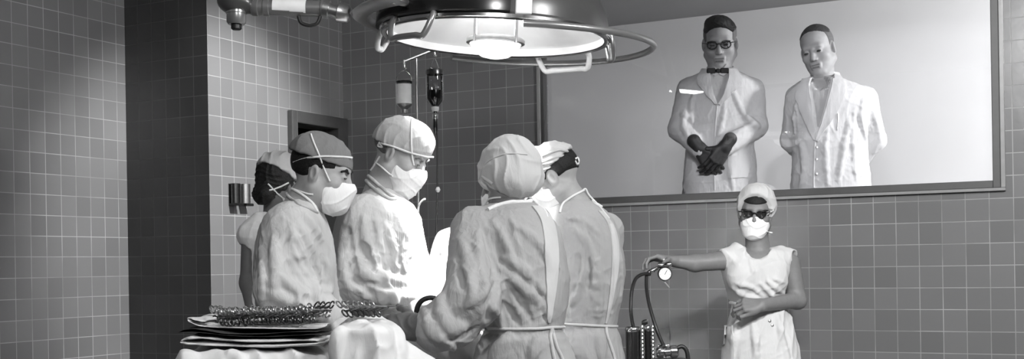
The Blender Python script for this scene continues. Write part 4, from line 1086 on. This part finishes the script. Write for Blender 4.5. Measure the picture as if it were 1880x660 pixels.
p = Person(1320, 6.58, 'man in white coat with bow tie and glasses behind the window, dark hands clasped', z0=GF)
R7 = [(124, 1298, 1342, .055), (132, 1284, 1356, .08), (142, 1266, 1374, .105), (155, 1254, 1390, .125), (180, 1250, 1396, .135), (220, 1258, 1388, .135), (260, 1260, 1384, .135), (300, 1256, 1388, .14), (350, 1253, 1390, .15), (440, 1250, 1394, .165), (490, 1248, 1396, .17)]
A7 = [dict(sh=(1264, 166, 0), el=(1247, 238, -.04), wr=(1284, 276, -.17), r=(.066, .058, .045)), dict(sh=(1381, 166, 0), el=(1388, 232, -.05), wr=(1330, 272, -.18), r=(.068, .060, .046))]
H, S = coat_person(p, R7, A7, (1322, 80, 0, -103, 15, 0, 1.13), (1321, 132, .01), 91, M['skin'], None)
p.finish(.0034, M['skin']); add_shoes(p.root, p.loc(1322, 488)[0], 0, -95)
tr = SDF()
for sg in (-1, 1): cx = p.loc(1322, 488)[0] + sg * .1; tr.add(cone((cx, 0, .85), (cx, .01, .1), .1, .085), .02)
link('trousers', tr.mesh('trousers', .008), M['trouser'], p.root)
G, st = gown_sdf(p, R7, A7)
G.sub(cone(H.p(0, -.01, -.06), p.loc(1321, 126), .058, .062), .006)
wear_folds(G, 91, .008, .006, ((0, .1, 1), (.6, .2, .6)))
for c, r in (([(1345, 165), (1360, 200), (1372, 220)], .010), ([(1372, 215), (1385, 228), (1392, 232)], .012), ([(1340, 245), (1360, 240), (1385, 225)], .011), ([(1258, 200), (1254, 230), (1262, 250)], .010), ([(1250, 210), (1265, 215), (1272, 225)], .010), ([(1275, 170), (1268, 200), (1272, 230)], .009), ([(1330, 190), (1326, 225), (1318, 250)], .009), ([(1345, 290), (1342, 320), (1346, 350)], .010)):
    p.crease(G, c, r, True)
coat = link('lab_coat', G.mesh('lab_coat', .0045), M['coat'], p.root)
p.patch('shirt', G, [(1304, 132), (1306, 150), (1310, 172), (1316, 190)], [(1338, 132), (1334, 150), (1328, 172), (1318, 190)], M['shirt'], coat, .0015)
p.patch('lapel', G, [(1290, 130), (1280, 150), (1292, 168), (1312, 192)], [(1304, 130), (1305, 150), (1310, 172), (1316, 192)], M['coat'], coat, .013)
p.patch('lapel', G, [(1338, 130), (1336, 150), (1329, 172), (1318, 192)], [(1352, 130), (1360, 150), (1346, 170), (1322, 194)], M['coat'], coat, .013)
p.line('front_edge', G, [(1317, 192), (1314, 220), (1312, 260), (1311, 300), (1312, 350)], .005, M['coat'], coat, lift=.2)
p.patch('pocket', G, [(1336, 288), (1336, 305), (1338, 328)], [(1374, 284), (1375, 305), (1372, 326)], M['coat'], coat, .006)
p.patch('collar', union(G, S), [(1297, 124), (1303, 133), (1312, 141)], [(1308, 118), (1316, 128), (1319, 138)], M['shirt'], coat, .005)
p.patch('collar', union(G, S), [(1333, 118), (1325, 128), (1320, 138)], [(1347, 122), (1339, 133), (1328, 141)], M['shirt'], coat, .005)
bt = SDF(); bc = p.hit(union(G, S), 1317, 131)[0] + np.array([0, -.012, 0]); sx = 1 / p.sc
for sg in (-1, 1): bt.add(rbox(bc + [sg * 12 * sx, -.002, 0], (.024, .009, .0155), .008), .004)
bt.sub(ellip(bc + [0, 0, .021], (.016, .03, .011)), .006).sub(ellip(bc + [0, 0, -.021], (.016, .03, .011)), .006).add(rbox(bc + [0, -.006, 0], (.010, .009, .011), .005), .002)
link('bow_tie', bt.mesh('bow_tie', .002), M['black_cloth'], p.root)
for (w, d, n, sd, cu) in (((1284, 273, -.185), (.55, -.1, -.8), (-.2, -.95, -.1), -1, (25, 30, 20)), ((1331, 270, -.205), (-.55, -.05, -.8), (.25, -.95, -.1), 1, (22, 28, 20))):
    Gh = SDF(); hand_sdf(Gh, p.loc(*w), d, n, sd, cu, size=1.08, fat=1.1); w3 = p.loc(*w); dn = A3(d) / np.linalg.norm(d); Gh.add(cone(w3 - dn * .05, w3, .036, .032), .012)
    link('glove', Gh.mesh('glove', .0026), M['glove_dark'], p.root)
hr = SDF().add(cranium(H, .006), 0).add(H.e((.012, .030, .100), (.058, .060, .036)), .02).inter(H.h((0, .078, .088), (0, .72, -.69)), .005).inter(H.h((0, -.02, .066), (0, -.25, -1)), .012)
hr.displace(folds(210, H.d(.3, 1, .4), 13, .004), .004)
hs = SDF().add(cranium(H, .0035), 0).inter(H.h((0, .042, .05), (0, 1, .1)), .004).inter(H.h((0, 0, -.03), (0, -.3, -1)), .006)
for f in (H.e((.078, -.006, -.006), (.024, .026, .036)), H.e((-.078, -.006, -.006), (.024, .026, .036))): hs.sub(f, .004)
link('hair', hr.mesh('hair', .0025), M['hair'], p.root); link('cropped_sides', hs.mesh('cropped_sides', .003), M['hair_grey'], p.root)
face_parts(H, p.root, False)
glasses(p, False, M['black_gloss'], M['clear_lens'], w=.023, hgt=.017)

p = Person(1520, 6.45, 'man with cropped hair and open-necked white coat behind the window, head tilted, hands behind back', z0=GF)
R8 = [(140, 1480, 1534, .055), (148, 1468, 1552, .085), (158, 1456, 1576, .11), (172, 1449, 1594, .128), (195, 1448, 1600, .135), (235, 1453, 1592, .135), (280, 1455, 1592, .14), (340, 1452, 1598, .15), (440, 1448, 1602, .16), (490, 1446, 1604, .165)]
A8 = [dict(sh=(1463, 180, .01), el=(1452, 258, .09), wr=(1500, 318, .2), r=(.06, .055, .045)), dict(sh=(1588, 180, .01), el=(1607, 258, .08), wr=(1560, 318, .18), r=(.066, .056, .045))]
H, S = coat_person(p, R8, A8, (1502, 93, 0, -122, 14, -9, 1.08), (1512, 150, .015), 101, M['skin'], None)
for w, d in (((1500, 318, .2), (.6, .1, -.6)), ((1560, 318, .18), (-.6, .1, -.6))): hand_sdf(S, p.loc(*w), d, (0, .9, .2), 1, (25, 30, 20))
p.finish(.0034, M['skin']); add_shoes(p.root, p.loc(1525, 488)[0], 0, -95)
tr = SDF()
for sg in (-1, 1): cx = p.loc(1525, 488)[0] + sg * .1; tr.add(cone((cx, 0, .85), (cx, .01, .1), .1, .085), .02)
link('trousers', tr.mesh('trousers', .008), M['trouser'], p.root)
G, st = gown_sdf(p, R8, A8)
G.sub(cone(H.p(0, -.01, -.06), p.loc(1510, 142), .060, .066), .006)
G.sub(ellip(p.loc(1506, 150, -.1), (.045, .09, .045)), .01)
wear_folds(G, 103, .009, .006, ((0, .1, 1), (.4, .2, .8)))
for c, r in (([(1462, 190), (1460, 220), (1462, 250)], .010), ([(1585, 180), (1580, 220), (1592, 262)], .010), ([(1560, 220), (1550, 270), (1540, 330)], .012), ([(1570, 200), (1565, 250), (1572, 330)], .010), ([(1600, 200), (1612, 235), (1616, 260)], .010), ([(1470, 260), (1476, 300), (1472, 345)], .012), ([(1520, 230), (1515, 280), (1520, 340)], .010)):
    p.crease(G, c, r, True)
for c, r in (([(1572, 205), (1580, 235), (1588, 268)], .010), ([(1458, 200), (1459, 230), (1460, 252)], .009)):
    p.crease(G, c, r, False)
coat = link('lab_coat', G.mesh('lab_coat', .0045), M['coat'], p.root)
p.patch('shirt', union(G, S), [(1488, 152), (1492, 170), (1497, 200), (1500, 232)], [(1526, 146), (1520, 172), (1513, 200), (1503, 234)], M['shirt'], coat, .0012)
p.patch('lapel', G, [(1474, 148), (1462, 178), (1475, 215), (1494, 258)], [(1486, 146), (1488, 178), (1493, 210), (1498, 258)], M['coat'], coat, .012)
p.patch('lapel', G, [(1530, 132), (1526, 160), (1514, 205), (1498, 258)], [(1540, 134), (1550, 168), (1536, 205), (1502, 260)], M['coat'], coat, .012)
p.patch('neck_opening', union(G, S), [(1488, 138), (1494, 150), (1504, 165)], [(1530, 132), (1522, 150), (1508, 167)], M['skin'], coat, .0022)
p.line('front_edge', G, [(1496, 258), (1495, 290), (1494, 320), (1494, 345)], .005, M['coat'], coat, lift=.2)
p.line('pen', G, [(1538, 209), (1538, 225), (1537, 240)], .0038, M['steel'], coat)
for y in (271, 293, 320):
    hh = p.hit(G, 1499, y); MB().lathe([(0, -.002), (.007, -.002), (.007, .002), (0, .003)], 16, Matrix.Translation(Vector(hh[0] + hh[1] * .003)) @ Vector(hh[1]).to_track_quat('Z', 'Y').to_matrix().to_4x4()).build('button', M['steel'], coat, smooth=True)
hr = SDF().add(cranium(H, .0045), 0).inter(H.h((0, .052, .097), (0, .62, -.78)), .008).inter(H.h((0, -.03, .074), (0, -.15, -1)), .012)
hr.displace(folds(220, H.d(.2, .5, 1), 15, .003), .003)
hs = SDF().add(cranium(H, .003), 0).inter(H.h((0, .026, .05), (0, 1, -.1)), .006).inter(H.h((0, 0, -.02), (0, -.3, -1)), .006)
for f in (H.e((.078, -.006, -.006), (.024, .026, .036)), H.e((-.078, -.006, -.006), (.024, .026, .036))): hs.sub(f, .004)
link('hair', hr.mesh('hair', .0025), M['hair_brown'], p.root); link('cropped_sides', hs.mesh('cropped_sides', .003), M['hair_grey'], p.root)
face_parts(H, p.root, False, open_eye=.0056)
# ================================================================== TABLES, DRAPES, INSTRUMENTS
class Spot(Person):
    """Camera-facing local axes at a floor point, without a figure."""
    def put(s, name, label, cat, group=None): return empty(name, s.base, ROTZ, label, cat, group)
def solid(P, S, name, h, mat, label, cat, group=None, open_below=None):
    o = link(name, S.mesh(name, h, open_below=open_below), M[mat] if isinstance(mat, str) else mat); o.location = P.base; o.rotation_euler = (0, 0, ROTZ); return tag(o, label, cat, group)

# --- instrument table under its sheet
t = Spot(470, 3.43, ''); ZT = 1.042
e = t.put('instrument_table', 'steel instrument table hidden under the white sheet at bottom left', 'table')
hx = 0.165; tx = t.loc(474, 600)[0]
MB().box((tx - hx, -.14, ZT - .05), (tx + hx, .14, ZT - .022)).build('top', M['steel'], e, bevel=.004)
for sx in (-1, 1):
    for sy in (-1, 1):
        lg = MB().tube([(tx + sx * (hx - .03), sy * .12, ZT - .05), (tx + sx * (hx - .03), sy * .12, .05)], .012, 12).build('leg', M['steel'], e, smooth=True)
        MB().lathe([(0, -.012), (.022, -.012), (.025, 0), (.022, .012), (0, .012)], 20, Matrix.Translation((tx + sx * (hx - .03), sy * .12, .025)) @ Matrix.Rotation(PI / 2, 4, 'X')).build('caster', M['black'], lg, smooth=True)
def zpy(z, D): return 488 + (EYE - z) * F_PX / D
D0 = SDF(); rws = [(zpy(z, 3.43), a, b, ry) for z, a, b, ry in ((ZT + .004, 352, 592, .16), (ZT - .03, 330, 600, .17), (ZT - .15, 312, 602, .173), (.6, 296, 602, .176), (.25, 286, 602, .18))]
D0.add(stack(t.rows(rws), p=7, cap=.035), 0); D0.displace(folds(26, (0, 0, 1), 201, .016, warp=.6), .012).displace(folds(60, (.6, .2, .7), 203, .004), .003)
for c, r in (([(330, 648), (345, 655), (352, 690)], .014), ([(420, 648), (440, 660), (445, 690)], .010)): t.crease(D0, c, r, True)
solid(t, D0, 'table_sheet', .006, 'drape', 'white cloth sheet covering the low instrument table at bottom left', 'sheet', open_below=.27)
TAB = t

# --- higher tray stand in front, under its own drape
m = Spot(672, 3.36, '')
e = m.put('tray_stand', 'tray stand hidden under the tall white drape beside the instrument table', 'stand')
mx = m.loc(672, 600)[0]; ZM = 1.128
MB().box((mx - .052, -.12, ZM - .03), (mx + .052, .12, ZM - .016)).build('tray', M['steel'], e, bevel=.004)
MB().tube([(mx, .1, .03), (mx, .1, ZM - .03)], .014, 14).build('post', M['steel'], e, smooth=True)
MB().tube([(mx - .12, -.15, .02), (mx - .12, .1, .02), (mx + .12, .1, .02), (mx + .12, -.15, .02)], .013, 12).build('base', M['steel'], e, smooth=True)
D1 = SDF(); rws = [(zpy(z, 3.36), a, b, ry, 0) for z, a, b, ry in ((ZM + .003, 628, 716, .165), (ZM - .03, 617, 730, .18), (ZM - .10, 613, 738, .188), (ZM - .17, 611, 746, .195), (.6, 610, 765, .205), (.3, 610, 775, .21))]
D1.add(stack(m.rows(rws), p=5, cap=.03), 0)
D1.add(cone(m.loc(742, 668, -.02), m.loc(800, 722, .02), .055, .07), .035)
D1.displace(folds(24, (0, 0, 1), 211, .014, warp=.7), .010).displace(folds(70, (.5, .2, .8), 213, .003), .003)
for c, r in (([(624, 604), (617, 630), (613, 658)], .012), ([(720, 596), (730, 620), (738, 645)], .012), ([(640, 595), (680, 590), (715, 592)], .008)): m.crease(D1, c, r, True)
solid(m, D1, 'tray_drape', .0055, 'drape', 'tall white drape over the tray stand, left of the dark glove', 'drape', open_below=.32)
MAY = m

# --- operating table and the sheet over the patient
t = Spot(887, 4.35, '')
ax = np.array([.44, .9, 0]); ax /= np.linalg.norm(ax); side_v = np.array([ax[1], -ax[0], 0])
e = t.put('operating_table', 'operating table between the surgeons, covered by a bright white sheet', 'table')
mtx = Matrix(((side_v[0], ax[0], 0, 0), (side_v[1], ax[1], 0, 0), (0, 0, 1, 0), (0, 0, 0, 1)))
MB().box((-.065, -.46, .80), (.065, .40, .86), mtx).build('table_top', M['black'], e, bevel=.01)
MB().box((-.05, -.10, .12), (.05, .10, .80), mtx).build('pedestal', M['steel'], e, bevel=.01)
MB().box((-.07, -.16, 0), (.07, .16, .12), mtx).build('base', M['steel'], e, bevel=.01)
c0 = np.array([0., 0, 0])
S = SDF(); S.add(cone(c0 - ax * .46 + [0, 0, .995], c0 + ax * .36 + [0, 0, .995], .084, .084), 0)
S.add(cone(c0 - ax * .47 + [0, 0, .86], c0 + ax * .38 + [0, 0, .86], .086, .088), .10).add(cone(c0 - ax * .47 + [0, 0, .66], c0 + ax * .38 + [0, 0, .66], .086, .088), .12)
S.displace(folds(30, (0, .1, 1), 221, .010), .008).displace(folds(70, (.6, .3, .4), 223, .005), .004)
solid(t, S, 'patient_sheet', .007, 'drape', 'brightly lit white sheet over the patient between the surgeons', 'sheet', open_below=.60)
# raised screen with a cloth over it
t = Spot(824, 4.95, '')
e = t.put('drape_screen', 'metal hoop screen holding up the arched white cloth between two surgeons', 'screen')
zt = t.loc(835, 418)[2]
MB().tube(spline([t.loc(800, 600), t.loc(804, 500), t.loc(814, 452), t.loc(842, 436), t.loc(884, 452), t.loc(900, 600)], 8), .007, 12).build('hoop', M['chrome'], e, smooth=True)
MB().tube([(t.loc(850, 600)[0], 0, .02), t.loc(850, 600), ], .014, 12).build('post', M['steel'], e, smooth=True)
MB().tube([t.loc(800, 600), t.loc(900, 600)], .009, 12).build('crosspiece', M['steel'], e, smooth=True)
MB().lathe([(0, 0), (.12, 0), (.12, .02), (.03, .04), (0, .04)], 32, Matrix.Translation((t.loc(850, 600)[0], 0, 0))).build('base', M['steel'], e, smooth=True)
S = SDF(); rws = [(416, 822, 872, .05), (424, 808, 890, .07), (440, 800, 900, .085), (465, 792, 908, .095), (500, 782, 915, .10), (560, 772, 925, .105), (640, 765, 930, .11)]
S.add(stack(t.rows(rws), p=2.4, cap=.03), 0); S.displace(folds(40, (0, .1, 1), 231, .010), .008)
t.crease(S, [(822, 425), (802, 460), (790, 500)], .012, True); t.crease(S, [(808, 470), (800, 500), (798, 530)], .012, False)
solid(t, S, 'screen_cloth', .006, 'drape', 'arched white cloth glowing between the tall surgeon and the one with his back turned', 'cloth', open_below=t.loc(840, 630)[2])

# --- folded linen on the instrument table
def folded(P, name, mat, pts, thick, y0, y1, label, cat, seed, group=None):
    C = spline([P.loc(x, y, (y0 + y1) / 2) for x, y in pts], 6); rng = random.Random(seed); n = len(C); ny = 10; top = []; bot = []
    ph = [rng.random() * 6 for _ in range(4)]
    for j in range(ny + 1):
        v = j / ny; y = y0 + (y1 - y0) * v
        for i, c in enumerate(C):
            a = C[max(i - 1, 0)]; b = C[min(i + 1, n - 1)]; tg = (b - a); tg.y = 0; tg.normalize(); nn = Vector((-tg.z, 0, tg.x))
            edge = 1 - (abs(2 * v - 1)) ** 6 * .75
            tt = thick * (.5 + .08 * math.sin(i * .7 + ph[0] + 3 * v)) * edge * (1 if 0 < i < n - 1 else .5)
            q = Vector((c.x + .004 * math.sin(9 * v + ph[1]), y + .006 * math.sin(i * .35 + ph[2]) * (2 * v - 1) + .004 * math.sin(i * .9 + ph[3]), c.z + .0025 * math.sin(5 * v + i * .25 + ph[3])))
            top.append(q + nn * tt); bot.append(q - nn * tt)
    V = top + bot; K = len(top); F = []
    for j in range(ny):
        for i in range(n - 1):
            a, b, c, d = j * n + i, j * n + i + 1, (j + 1) * n + i + 1, (j + 1) * n + i
            F += [(a, b, c, d), (a + K, d + K, c + K, b + K)]
    for i in range(n - 1):
        F += [(i + 1, i, i + K, i + 1 + K)]; a = ny * n + i; F += [(a, a + 1, a + 1 + K, a + K)]
    for j in range(ny):
        F += [(j * n, (j + 1) * n, (j + 1) * n + K, j * n + K)]; a = j * n + n - 1; F += [(a + n, a, a + K, a + n + K)]
    o = MB().raw(V, F).build(name, M[mat], None, smooth=True, auto=False); o.location = P.base; o.rotation_euler = (0, 0, ROTZ)
    ss = o.modifiers.new('subsurf', 'SUBSURF'); ss.levels = 1; ss.render_levels = 1
    return tag(o, label, cat, group)
TP = TAB
folded(TP, 'folded_towel', 'towel', [(598, 628.5), (560, 629), (480, 629.5), (400, 628.5), (370, 628), (358, 625), (356, 621), (364, 617.5), (384, 617.5), (420, 619.3), (470, 620.6), (530, 620.8), (580, 621.5), (597, 623)], .0122, -.15, .11, 'thick white towel folded over once, lowest of the linen on the instrument table', 'towel', 1)
folded(TP, 'folded_wrap', 'towel_dark', [(596, 607), (560, 607), (500, 609), (440, 608), (400, 604), (372, 602.5), (356, 603), (351, 605), (360, 607), (392, 609), (440, 612.5), (500, 613), (560, 611.5), (595, 611.5)], .0034, -.147, .09, 'dark folded cloth with drooping edge between the white linens of the instrument table', 'cloth', 2)
folded(TP, 'linen_sheet', 'towel', [(597, 599), (560, 599.5), (500, 600.5), (440, 600), (400, 597), (382, 592.5), (368, 587), (364, 584), (372, 582.5), (384, 584.5), (396, 587.5)], .0065, -.128, .11, 'pale creased cloth under the long row of clamps, its left end curled over', 'cloth', 3)
folded(TP, 'rolled_cloth', 'towel', [(428, 588), (450, 587), (480, 586), (520, 584), (552, 579), (578, 576), (598, 578), (600, 581), (580, 585), (540, 588), (500, 590), (450, 591.5)], .009, .03, .12, 'pale rolled cloth lying behind the long row of clamps on the instrument table', 'cloth', 6)
# --- clamps with ring handles
def make_clamp(name, label, group):
    e = empty(name, (0, 0, 0), 0, label, 'clamp', group)
    for s in (-1, 1):
        mb = MB(); ring = [(s * .0145 + .0105 * math.cos(a), .0 + .0125 * math.sin(a), 0) for a in np.linspace(0, 2 * PI, 18, endpoint=False)]
        mb.tube(ring, .0024, 7, closed=True)
        mb.tube([(s * .0085, .011, 0), (s * .006, .04, 0), (s * .002, .075, 0), (-s * .0015, .085, 0), (-s * .002, .10, 0), (-s * .0005, .135, 0)], [.0026, .0026, .003, .0036, .003, .0013], 7)
        mb.box((s * .0068 - .004 * (s < 0), .022, -.001), (s * .0068 + .004 * (s > 0), .026, .001))
        mb.build('half', M['steel_dark'] if s > 0 else M['steel'], e, smooth=True)
    MB().lathe([(0, -.0042), (.003, -.0042), (.003, .0042), (0, .0042)], 10, Matrix.Translation((0, .0795, 0))).build('screw', M['steel_dark'], e, smooth=True)
    return e
proto = {}
def put_clamp(P, px, py, dy, rz, rx, ry, label, group):
    if 'c' not in proto: e = proto['c'] = make_clamp('ring_clamp', label, group)
    else:
        src = proto['c']; e = src.copy(); COL.objects.link(e)
        for ch in src.children:
            c = ch.copy(); COL.objects.link(c); c.parent = e
        e['label'] = label; e['group'] = group
    l = Vector(P.loc(px, py, dy)); l.rotate(Matrix.Rotation(ROTZ, 3, 'Z')); e.location = P.base + l
    e.rotation_euler = (rad(rx), rad(ry), ROTZ + rad(rz))
rng = random.Random(5)
for i in range(25):
    px = 405 + 6.9 * i
    put_clamp(TP, px, 580 + (1.5 if i < 7 else 0) - max(0, px - 520) * .08 + rng.uniform(-2, 1.5), -.118 + .02 * rng.random(), -14 + rng.uniform(-3, 3), rng.uniform(0, 2), 70 + rng.uniform(-9, 9), 'steel ring-handled clamp in the long row across the table linen', 'clamps in the long row')
for i in range(3):
    put_clamp(TP, 393 + 8 * i, 578, .0, -14, 1, 70, 'steel ring-handled clamp at the far left corner of the linen', 'clamps at the left corner')
for i in range(4):
    put_clamp(TP, 577 + 9.5 * i, 569 + rng.uniform(-.3, .3), -.02 + .01 * rng.random(), 34 + rng.uniform(-9, 9), 1, -58 + rng.uniform(-9, 9), 'steel ring-handled clamp in the small row left of the tall drape', 'clamps in the small row')
for i in range(7):
    put_clamp(MAY, 628 + 10 * i, 568 + rng.uniform(-.3, .3), -.09 + .01 * rng.random(), -24 + rng.uniform(-9, 9), 1, 58 + rng.uniform(-9, 9), 'steel ring-handled clamp in the row on top of the tall drape', 'clamps on the tall drape')

# --- black rubber tube arching by the cuff
t = Spot(785, 3.86, '')
o = MB().tube(spline([t.loc(812, 556, .02), t.loc(800, 549), t.loc(786, 548), t.loc(773, 554), t.loc(766, 566), t.loc(765, 578), t.loc(768, 592, -.01)], 8), .0085, 14).build('rubber_tube', M['black'], None, smooth=True)
o.location = t.base; o.rotation_euler = (0, 0, ROTZ); tag(o, 'black rubber tube arching up beside the rolled cuff and dark glove', 'tube')
axis_tube(t.loc(764, 591, -.01), t.loc(780, 588, -.015), [(0, 0), (0, .010), (.3, .013), (.7, .013), (1, .008), (1, 0)], M['black_gloss'], 'connector', o)

# --- apparatus with two black cylinders, hoses and gauge
t = Spot(1185, 5.15, '')
e = t.put('gas_apparatus', 'black ribbed cylinders with chrome fittings on a cart below the pressure gauge', 'medical apparatus')
def cyl(xc, ytop, wpx, dy, name):
    c = t.loc(xc, ytop, dy); r = wpx / 2 / t.sc
    o = MB().lathe([(0, .34), (r, .34), (r, c[2] - .012), (r * .92, c[2] - .004), (r * .5, c[2]), (0, c[2])], 40, Matrix.Translation((c[0], c[1], 0))).build(name, M['black_gloss'], e, smooth=True)
    MB().lathe([(r * 1.0, c[2] - .020), (r * 1.06, c[2] - .018), (r * 1.06, c[2] - .006), (r * .9, c[2])], 40, Matrix.Translation((c[0], c[1], 0))).build('collar', M['chrome'], o, smooth=True)
    return c
c1 = cyl(1162, 601, 27, 0, 'cylinder'); c2 = cyl(1189, 600, 12, .0, 'cylinder')
def ribbed(xc, ytop, wpx, dy):
    c = t.loc(xc, ytop, dy); r = wpx / 2 / t.sc; prof = [(0, .4)]
    z = .4
    while z < c[2]:
        prof += [(r, z), (r, z + .006), (r * .62, z + .009), (r * .62, z + .014)]; z += .016
    prof += [(0, c[2])]
    MB().lathe(prof, 20, Matrix.Translation((c[0], c[1], 0))).build('ribbed_rod', M['chrome'], e, smooth=True)
ribbed(1179, 599, 6, -.03); ribbed(1198, 598, 6, -.02)
axis_tube(t.loc(1178, 594), t.loc(1188, 591), [(0, 0), (0, .006), (.5, .012), (1, .010), (1, 0)], M['black'], 'tap', e)
MB().tube([t.loc(1183, 600), t.loc(1183, 592)], .005, 10).build('tap_stem', M['chrome'], e, smooth=True)
# manifold on the right
mf = t.loc(1222, 650, -.02)
axis_tube(t.loc(1205, 648), t.loc(1246, 646), [(0, 0), (0, .018), (.1, .026), (.3, .026), (.34, .018), (.6, .018), (.65, .028), (.9, .028), (1, .016), (1, 0)], M['chrome'], 'manifold', e)
axis_tube(t.loc(1217, 656), t.loc(1217, 633), [(0, 0), (0, .016), (.3, .02), (.6, .014), (.65, .02), (.85, .02), (1, .008), (1, 0)], M['chrome'], 'valve', e)
axis_tube(t.loc(1236, 652), t.loc(1238, 634), [(0, 0), (0, .010), (.5, .010), (.55, .018), (.9, .018), (1, 0)], M['steel'], 'valve', e)
axis_tube(t.loc(1208, 637), t.loc(1228, 635), [(0, 0), (0, .006), (1, .006), (1, 0)], M['chrome'], 'crossbar', e)
MB().tube(spline([t.loc(1243, 640), t.loc(1252, 637), t.loc(1260, 644), t.loc(1263, 660), t.loc(1264, 700)], 6), .009, 12).build('bent_pipe', M['black'], e, smooth=True)
cx0, cx1 = t.loc(1140, 660)[0], t.loc(1270, 660)[0]
MB().box((cx0, -.14, .32), (cx1, .14, .34)).build('shelf', M['steel'], e, bevel=.004)
MB().box((cx0 + .14, -.05, .34), (cx1 - .02, .05, t.loc(1220, 655)[2] - .01)).build('housing', M['lamp_shell'], e, bevel=.006)
for x in (cx0 + .02, cx1 - .02):
    for y in (-.12, .12):
        lg = MB().tube([(x, y, .05), (x, y, .32)], .010, 10).build('leg', M['steel'], e, smooth=True)
        MB().lathe([(0, -.01), (.022, -.01), (.025, 0), (.022, .01), (0, .01)], 18, Matrix.Translation((x, y, .025)) @ Matrix.Rotation(PI / 2, 4, 'X')).build('caster', M['black'], lg, smooth=True)
MB().tube(spline([t.loc(1193, 504, .16), t.loc(1180, 504, .12), t.loc(1167, 513, .08), t.loc(1160, 535, .03), t.loc(1158, 565, 0), t.loc(1160, 588, 0), t.loc(1163, 602, 0)], 8), .0075, 12).build('hose', M['black'], e, smooth=True)
MB().tube(spline([t.loc(1187, 505, .16), t.loc(1187, 530, .12), t.loc(1192, 560, .06), t.loc(1203, 598, .01), t.loc(1212, 622, 0), t.loc(1219, 636, 0)], 8), .0075, 12).build('hose', M['black'], e, smooth=True)
# gauge held by the nurse
t = Spot(1220, 5.33, '')
e = t.put('pressure_gauge', 'round white dial pressure gauge with chrome head held in the nurse\'s outstretched hand', 'gauge')
e.location.z = 0
gc = t.loc(1220.5, 503.5, -.0); face = Matrix.Translation(Vector(gc)) @ Matrix.Rotation(PI / 2, 4, 'X')
MB().lathe([(0, -.022), (.028, -.022), (.031, -.012), (.031, .010), (.029, .015), (.0265, .012), (.0265, .008), (0, .008)], 40, face).build('case', M['black_gloss'], e, smooth=True)
dl_ = MB().lathe([(0, .0085), (.026, .0085), (.026, .0105), (0, .0105)], 40, face).build('dial', M['label'], e)
mb = MB()
for k in range(9):
    a = rad(-40 + 32.5 * k); mb.box((.0195, -.0006, .0105), (.024, .0006, .0112), face @ Matrix.Rotation(a, 4, 'Z'))
mb.build('scale', M['black_gloss'], dl_)
MB().box((-.004, -.0011, .0108), (.0175, .0011, .0122), face @ Matrix.Rotation(rad(62), 4, 'Z')).build('needle', M['black_gloss'], dl_)
axis_tube(t.loc(1208, 488), t.loc(1233, 486), [(0, 0), (0, .010), (.1, .0125), (.9, .0125), (1, .010), (1, 0)], M['chrome'], 'chrome_head', e)
axis_tube(t.loc(1219, 494), t.loc(1219, 476), [(0, 0), (0, .008), (.5, .008), (.6, .012), (1, .010), (1, 0)], M['steel'], 'neck', e)
axis_tube(t.loc(1208, 492), t.loc(1186, 504, .02), [(0, 0), (0, .007), (.3, .007), (.35, .010), (.7, .010), (1, .006), (1, 0)], M['chrome'], 'hose_inlet', e)
axis_tube(t.loc(1218, 516), t.loc(1229, 529), [(0, 0), (0, .004), (1, .003), (1, 0)], M['steel'], 'lever', e)
# ================================================================== LIGHT
sc = bpy.context.scene
w = bpy.data.worlds.new('world'); sc.world = w; w.use_nodes = True
w.node_tree.nodes['Background'].inputs[0].default_value = (1, 1, 1, 1); w.node_tree.nodes['Background'].inputs[1].default_value = 0.0
def area(name, loc, target, size, power, size_y=None, spread=180, shape=None):
    d = bpy.data.lights.new(name, 'AREA'); d.energy = power; d.size = size
    if shape: d.shape = shape
    if size_y: d.shape = 'RECTANGLE'; d.size_y = size_y
    d.spread = rad(spread)
    o = bpy.data.objects.new(name, d); COL.objects.link(o); o.location = loc
    o.rotation_euler = (Vector(target) - Vector(loc)).to_track_quat('-Z', 'Y').to_euler(); return o
def spot(name, loc, target, power, angle, blend=.5, rad_=.08):
    d = bpy.data.lights.new(name, 'SPOT'); d.energy = power; d.spot_size = rad(angle); d.spot_blend = blend; d.shadow_soft_size = rad_
    o = bpy.data.objects.new(name, d); COL.objects.link(o); o.location = loc
    o.rotation_euler = (Vector(target) - Vector(loc)).to_track_quat('-Z', 'Y').to_euler(); return o
# the big lamp: light leaves through the open underside of the dome
lp = lamp.matrix_basis @ Vector((0, 0, -0.04))
area('lamp_light', lp, lp + Vector((-0.36, 0.0, -1)), 0.34, 120, spread=54, shape='DISK')
pt = bpy.data.lights.new('lamp_bulb', 'POINT'); pt.energy = 5; pt.shadow_soft_size = .03
po = bpy.data.objects.new('lamp_bulb', pt); COL.objects.link(po); po.location = lamp.matrix_basis @ Vector((0, 0, .045))
# ceiling lights of the room, plus an added fill and an added spot
area('ceiling_light_main', (1.2, 2.9, 3.3), (-1.5, 4.2, 1.0), 0.7, 190)
area('fill_light_front', (-0.35, 0.75, 2.95), (-1.6, 4.6, 1.1), 0.3, 48)  # front fill added above the camera, not a real fixture
spot('ceiling_spot', (-1.9, 4.45, 3.25), (XC, 4.85, 1.75), 600, 40, .8, .06)
spot('added_spot_right', (-0.2, 2.1, 2.8), (-0.65, 5.8, 1.15), 340, 54, .45, .07)  # added spot, cone narrowed to throw the nurse's shadow on the wall
area('gallery_light', (2.0, 6.75, gz - .06), (0.6, 8.0, 1.9), 0.6, 390)
sc.view_settings.view_transform = 'Standard'; sc.view_settings.look = 'None'
sc.view_settings.exposure = 0.0; sc.view_settings.gamma = 1.0; sc.view_settings.use_curve_mapping = False
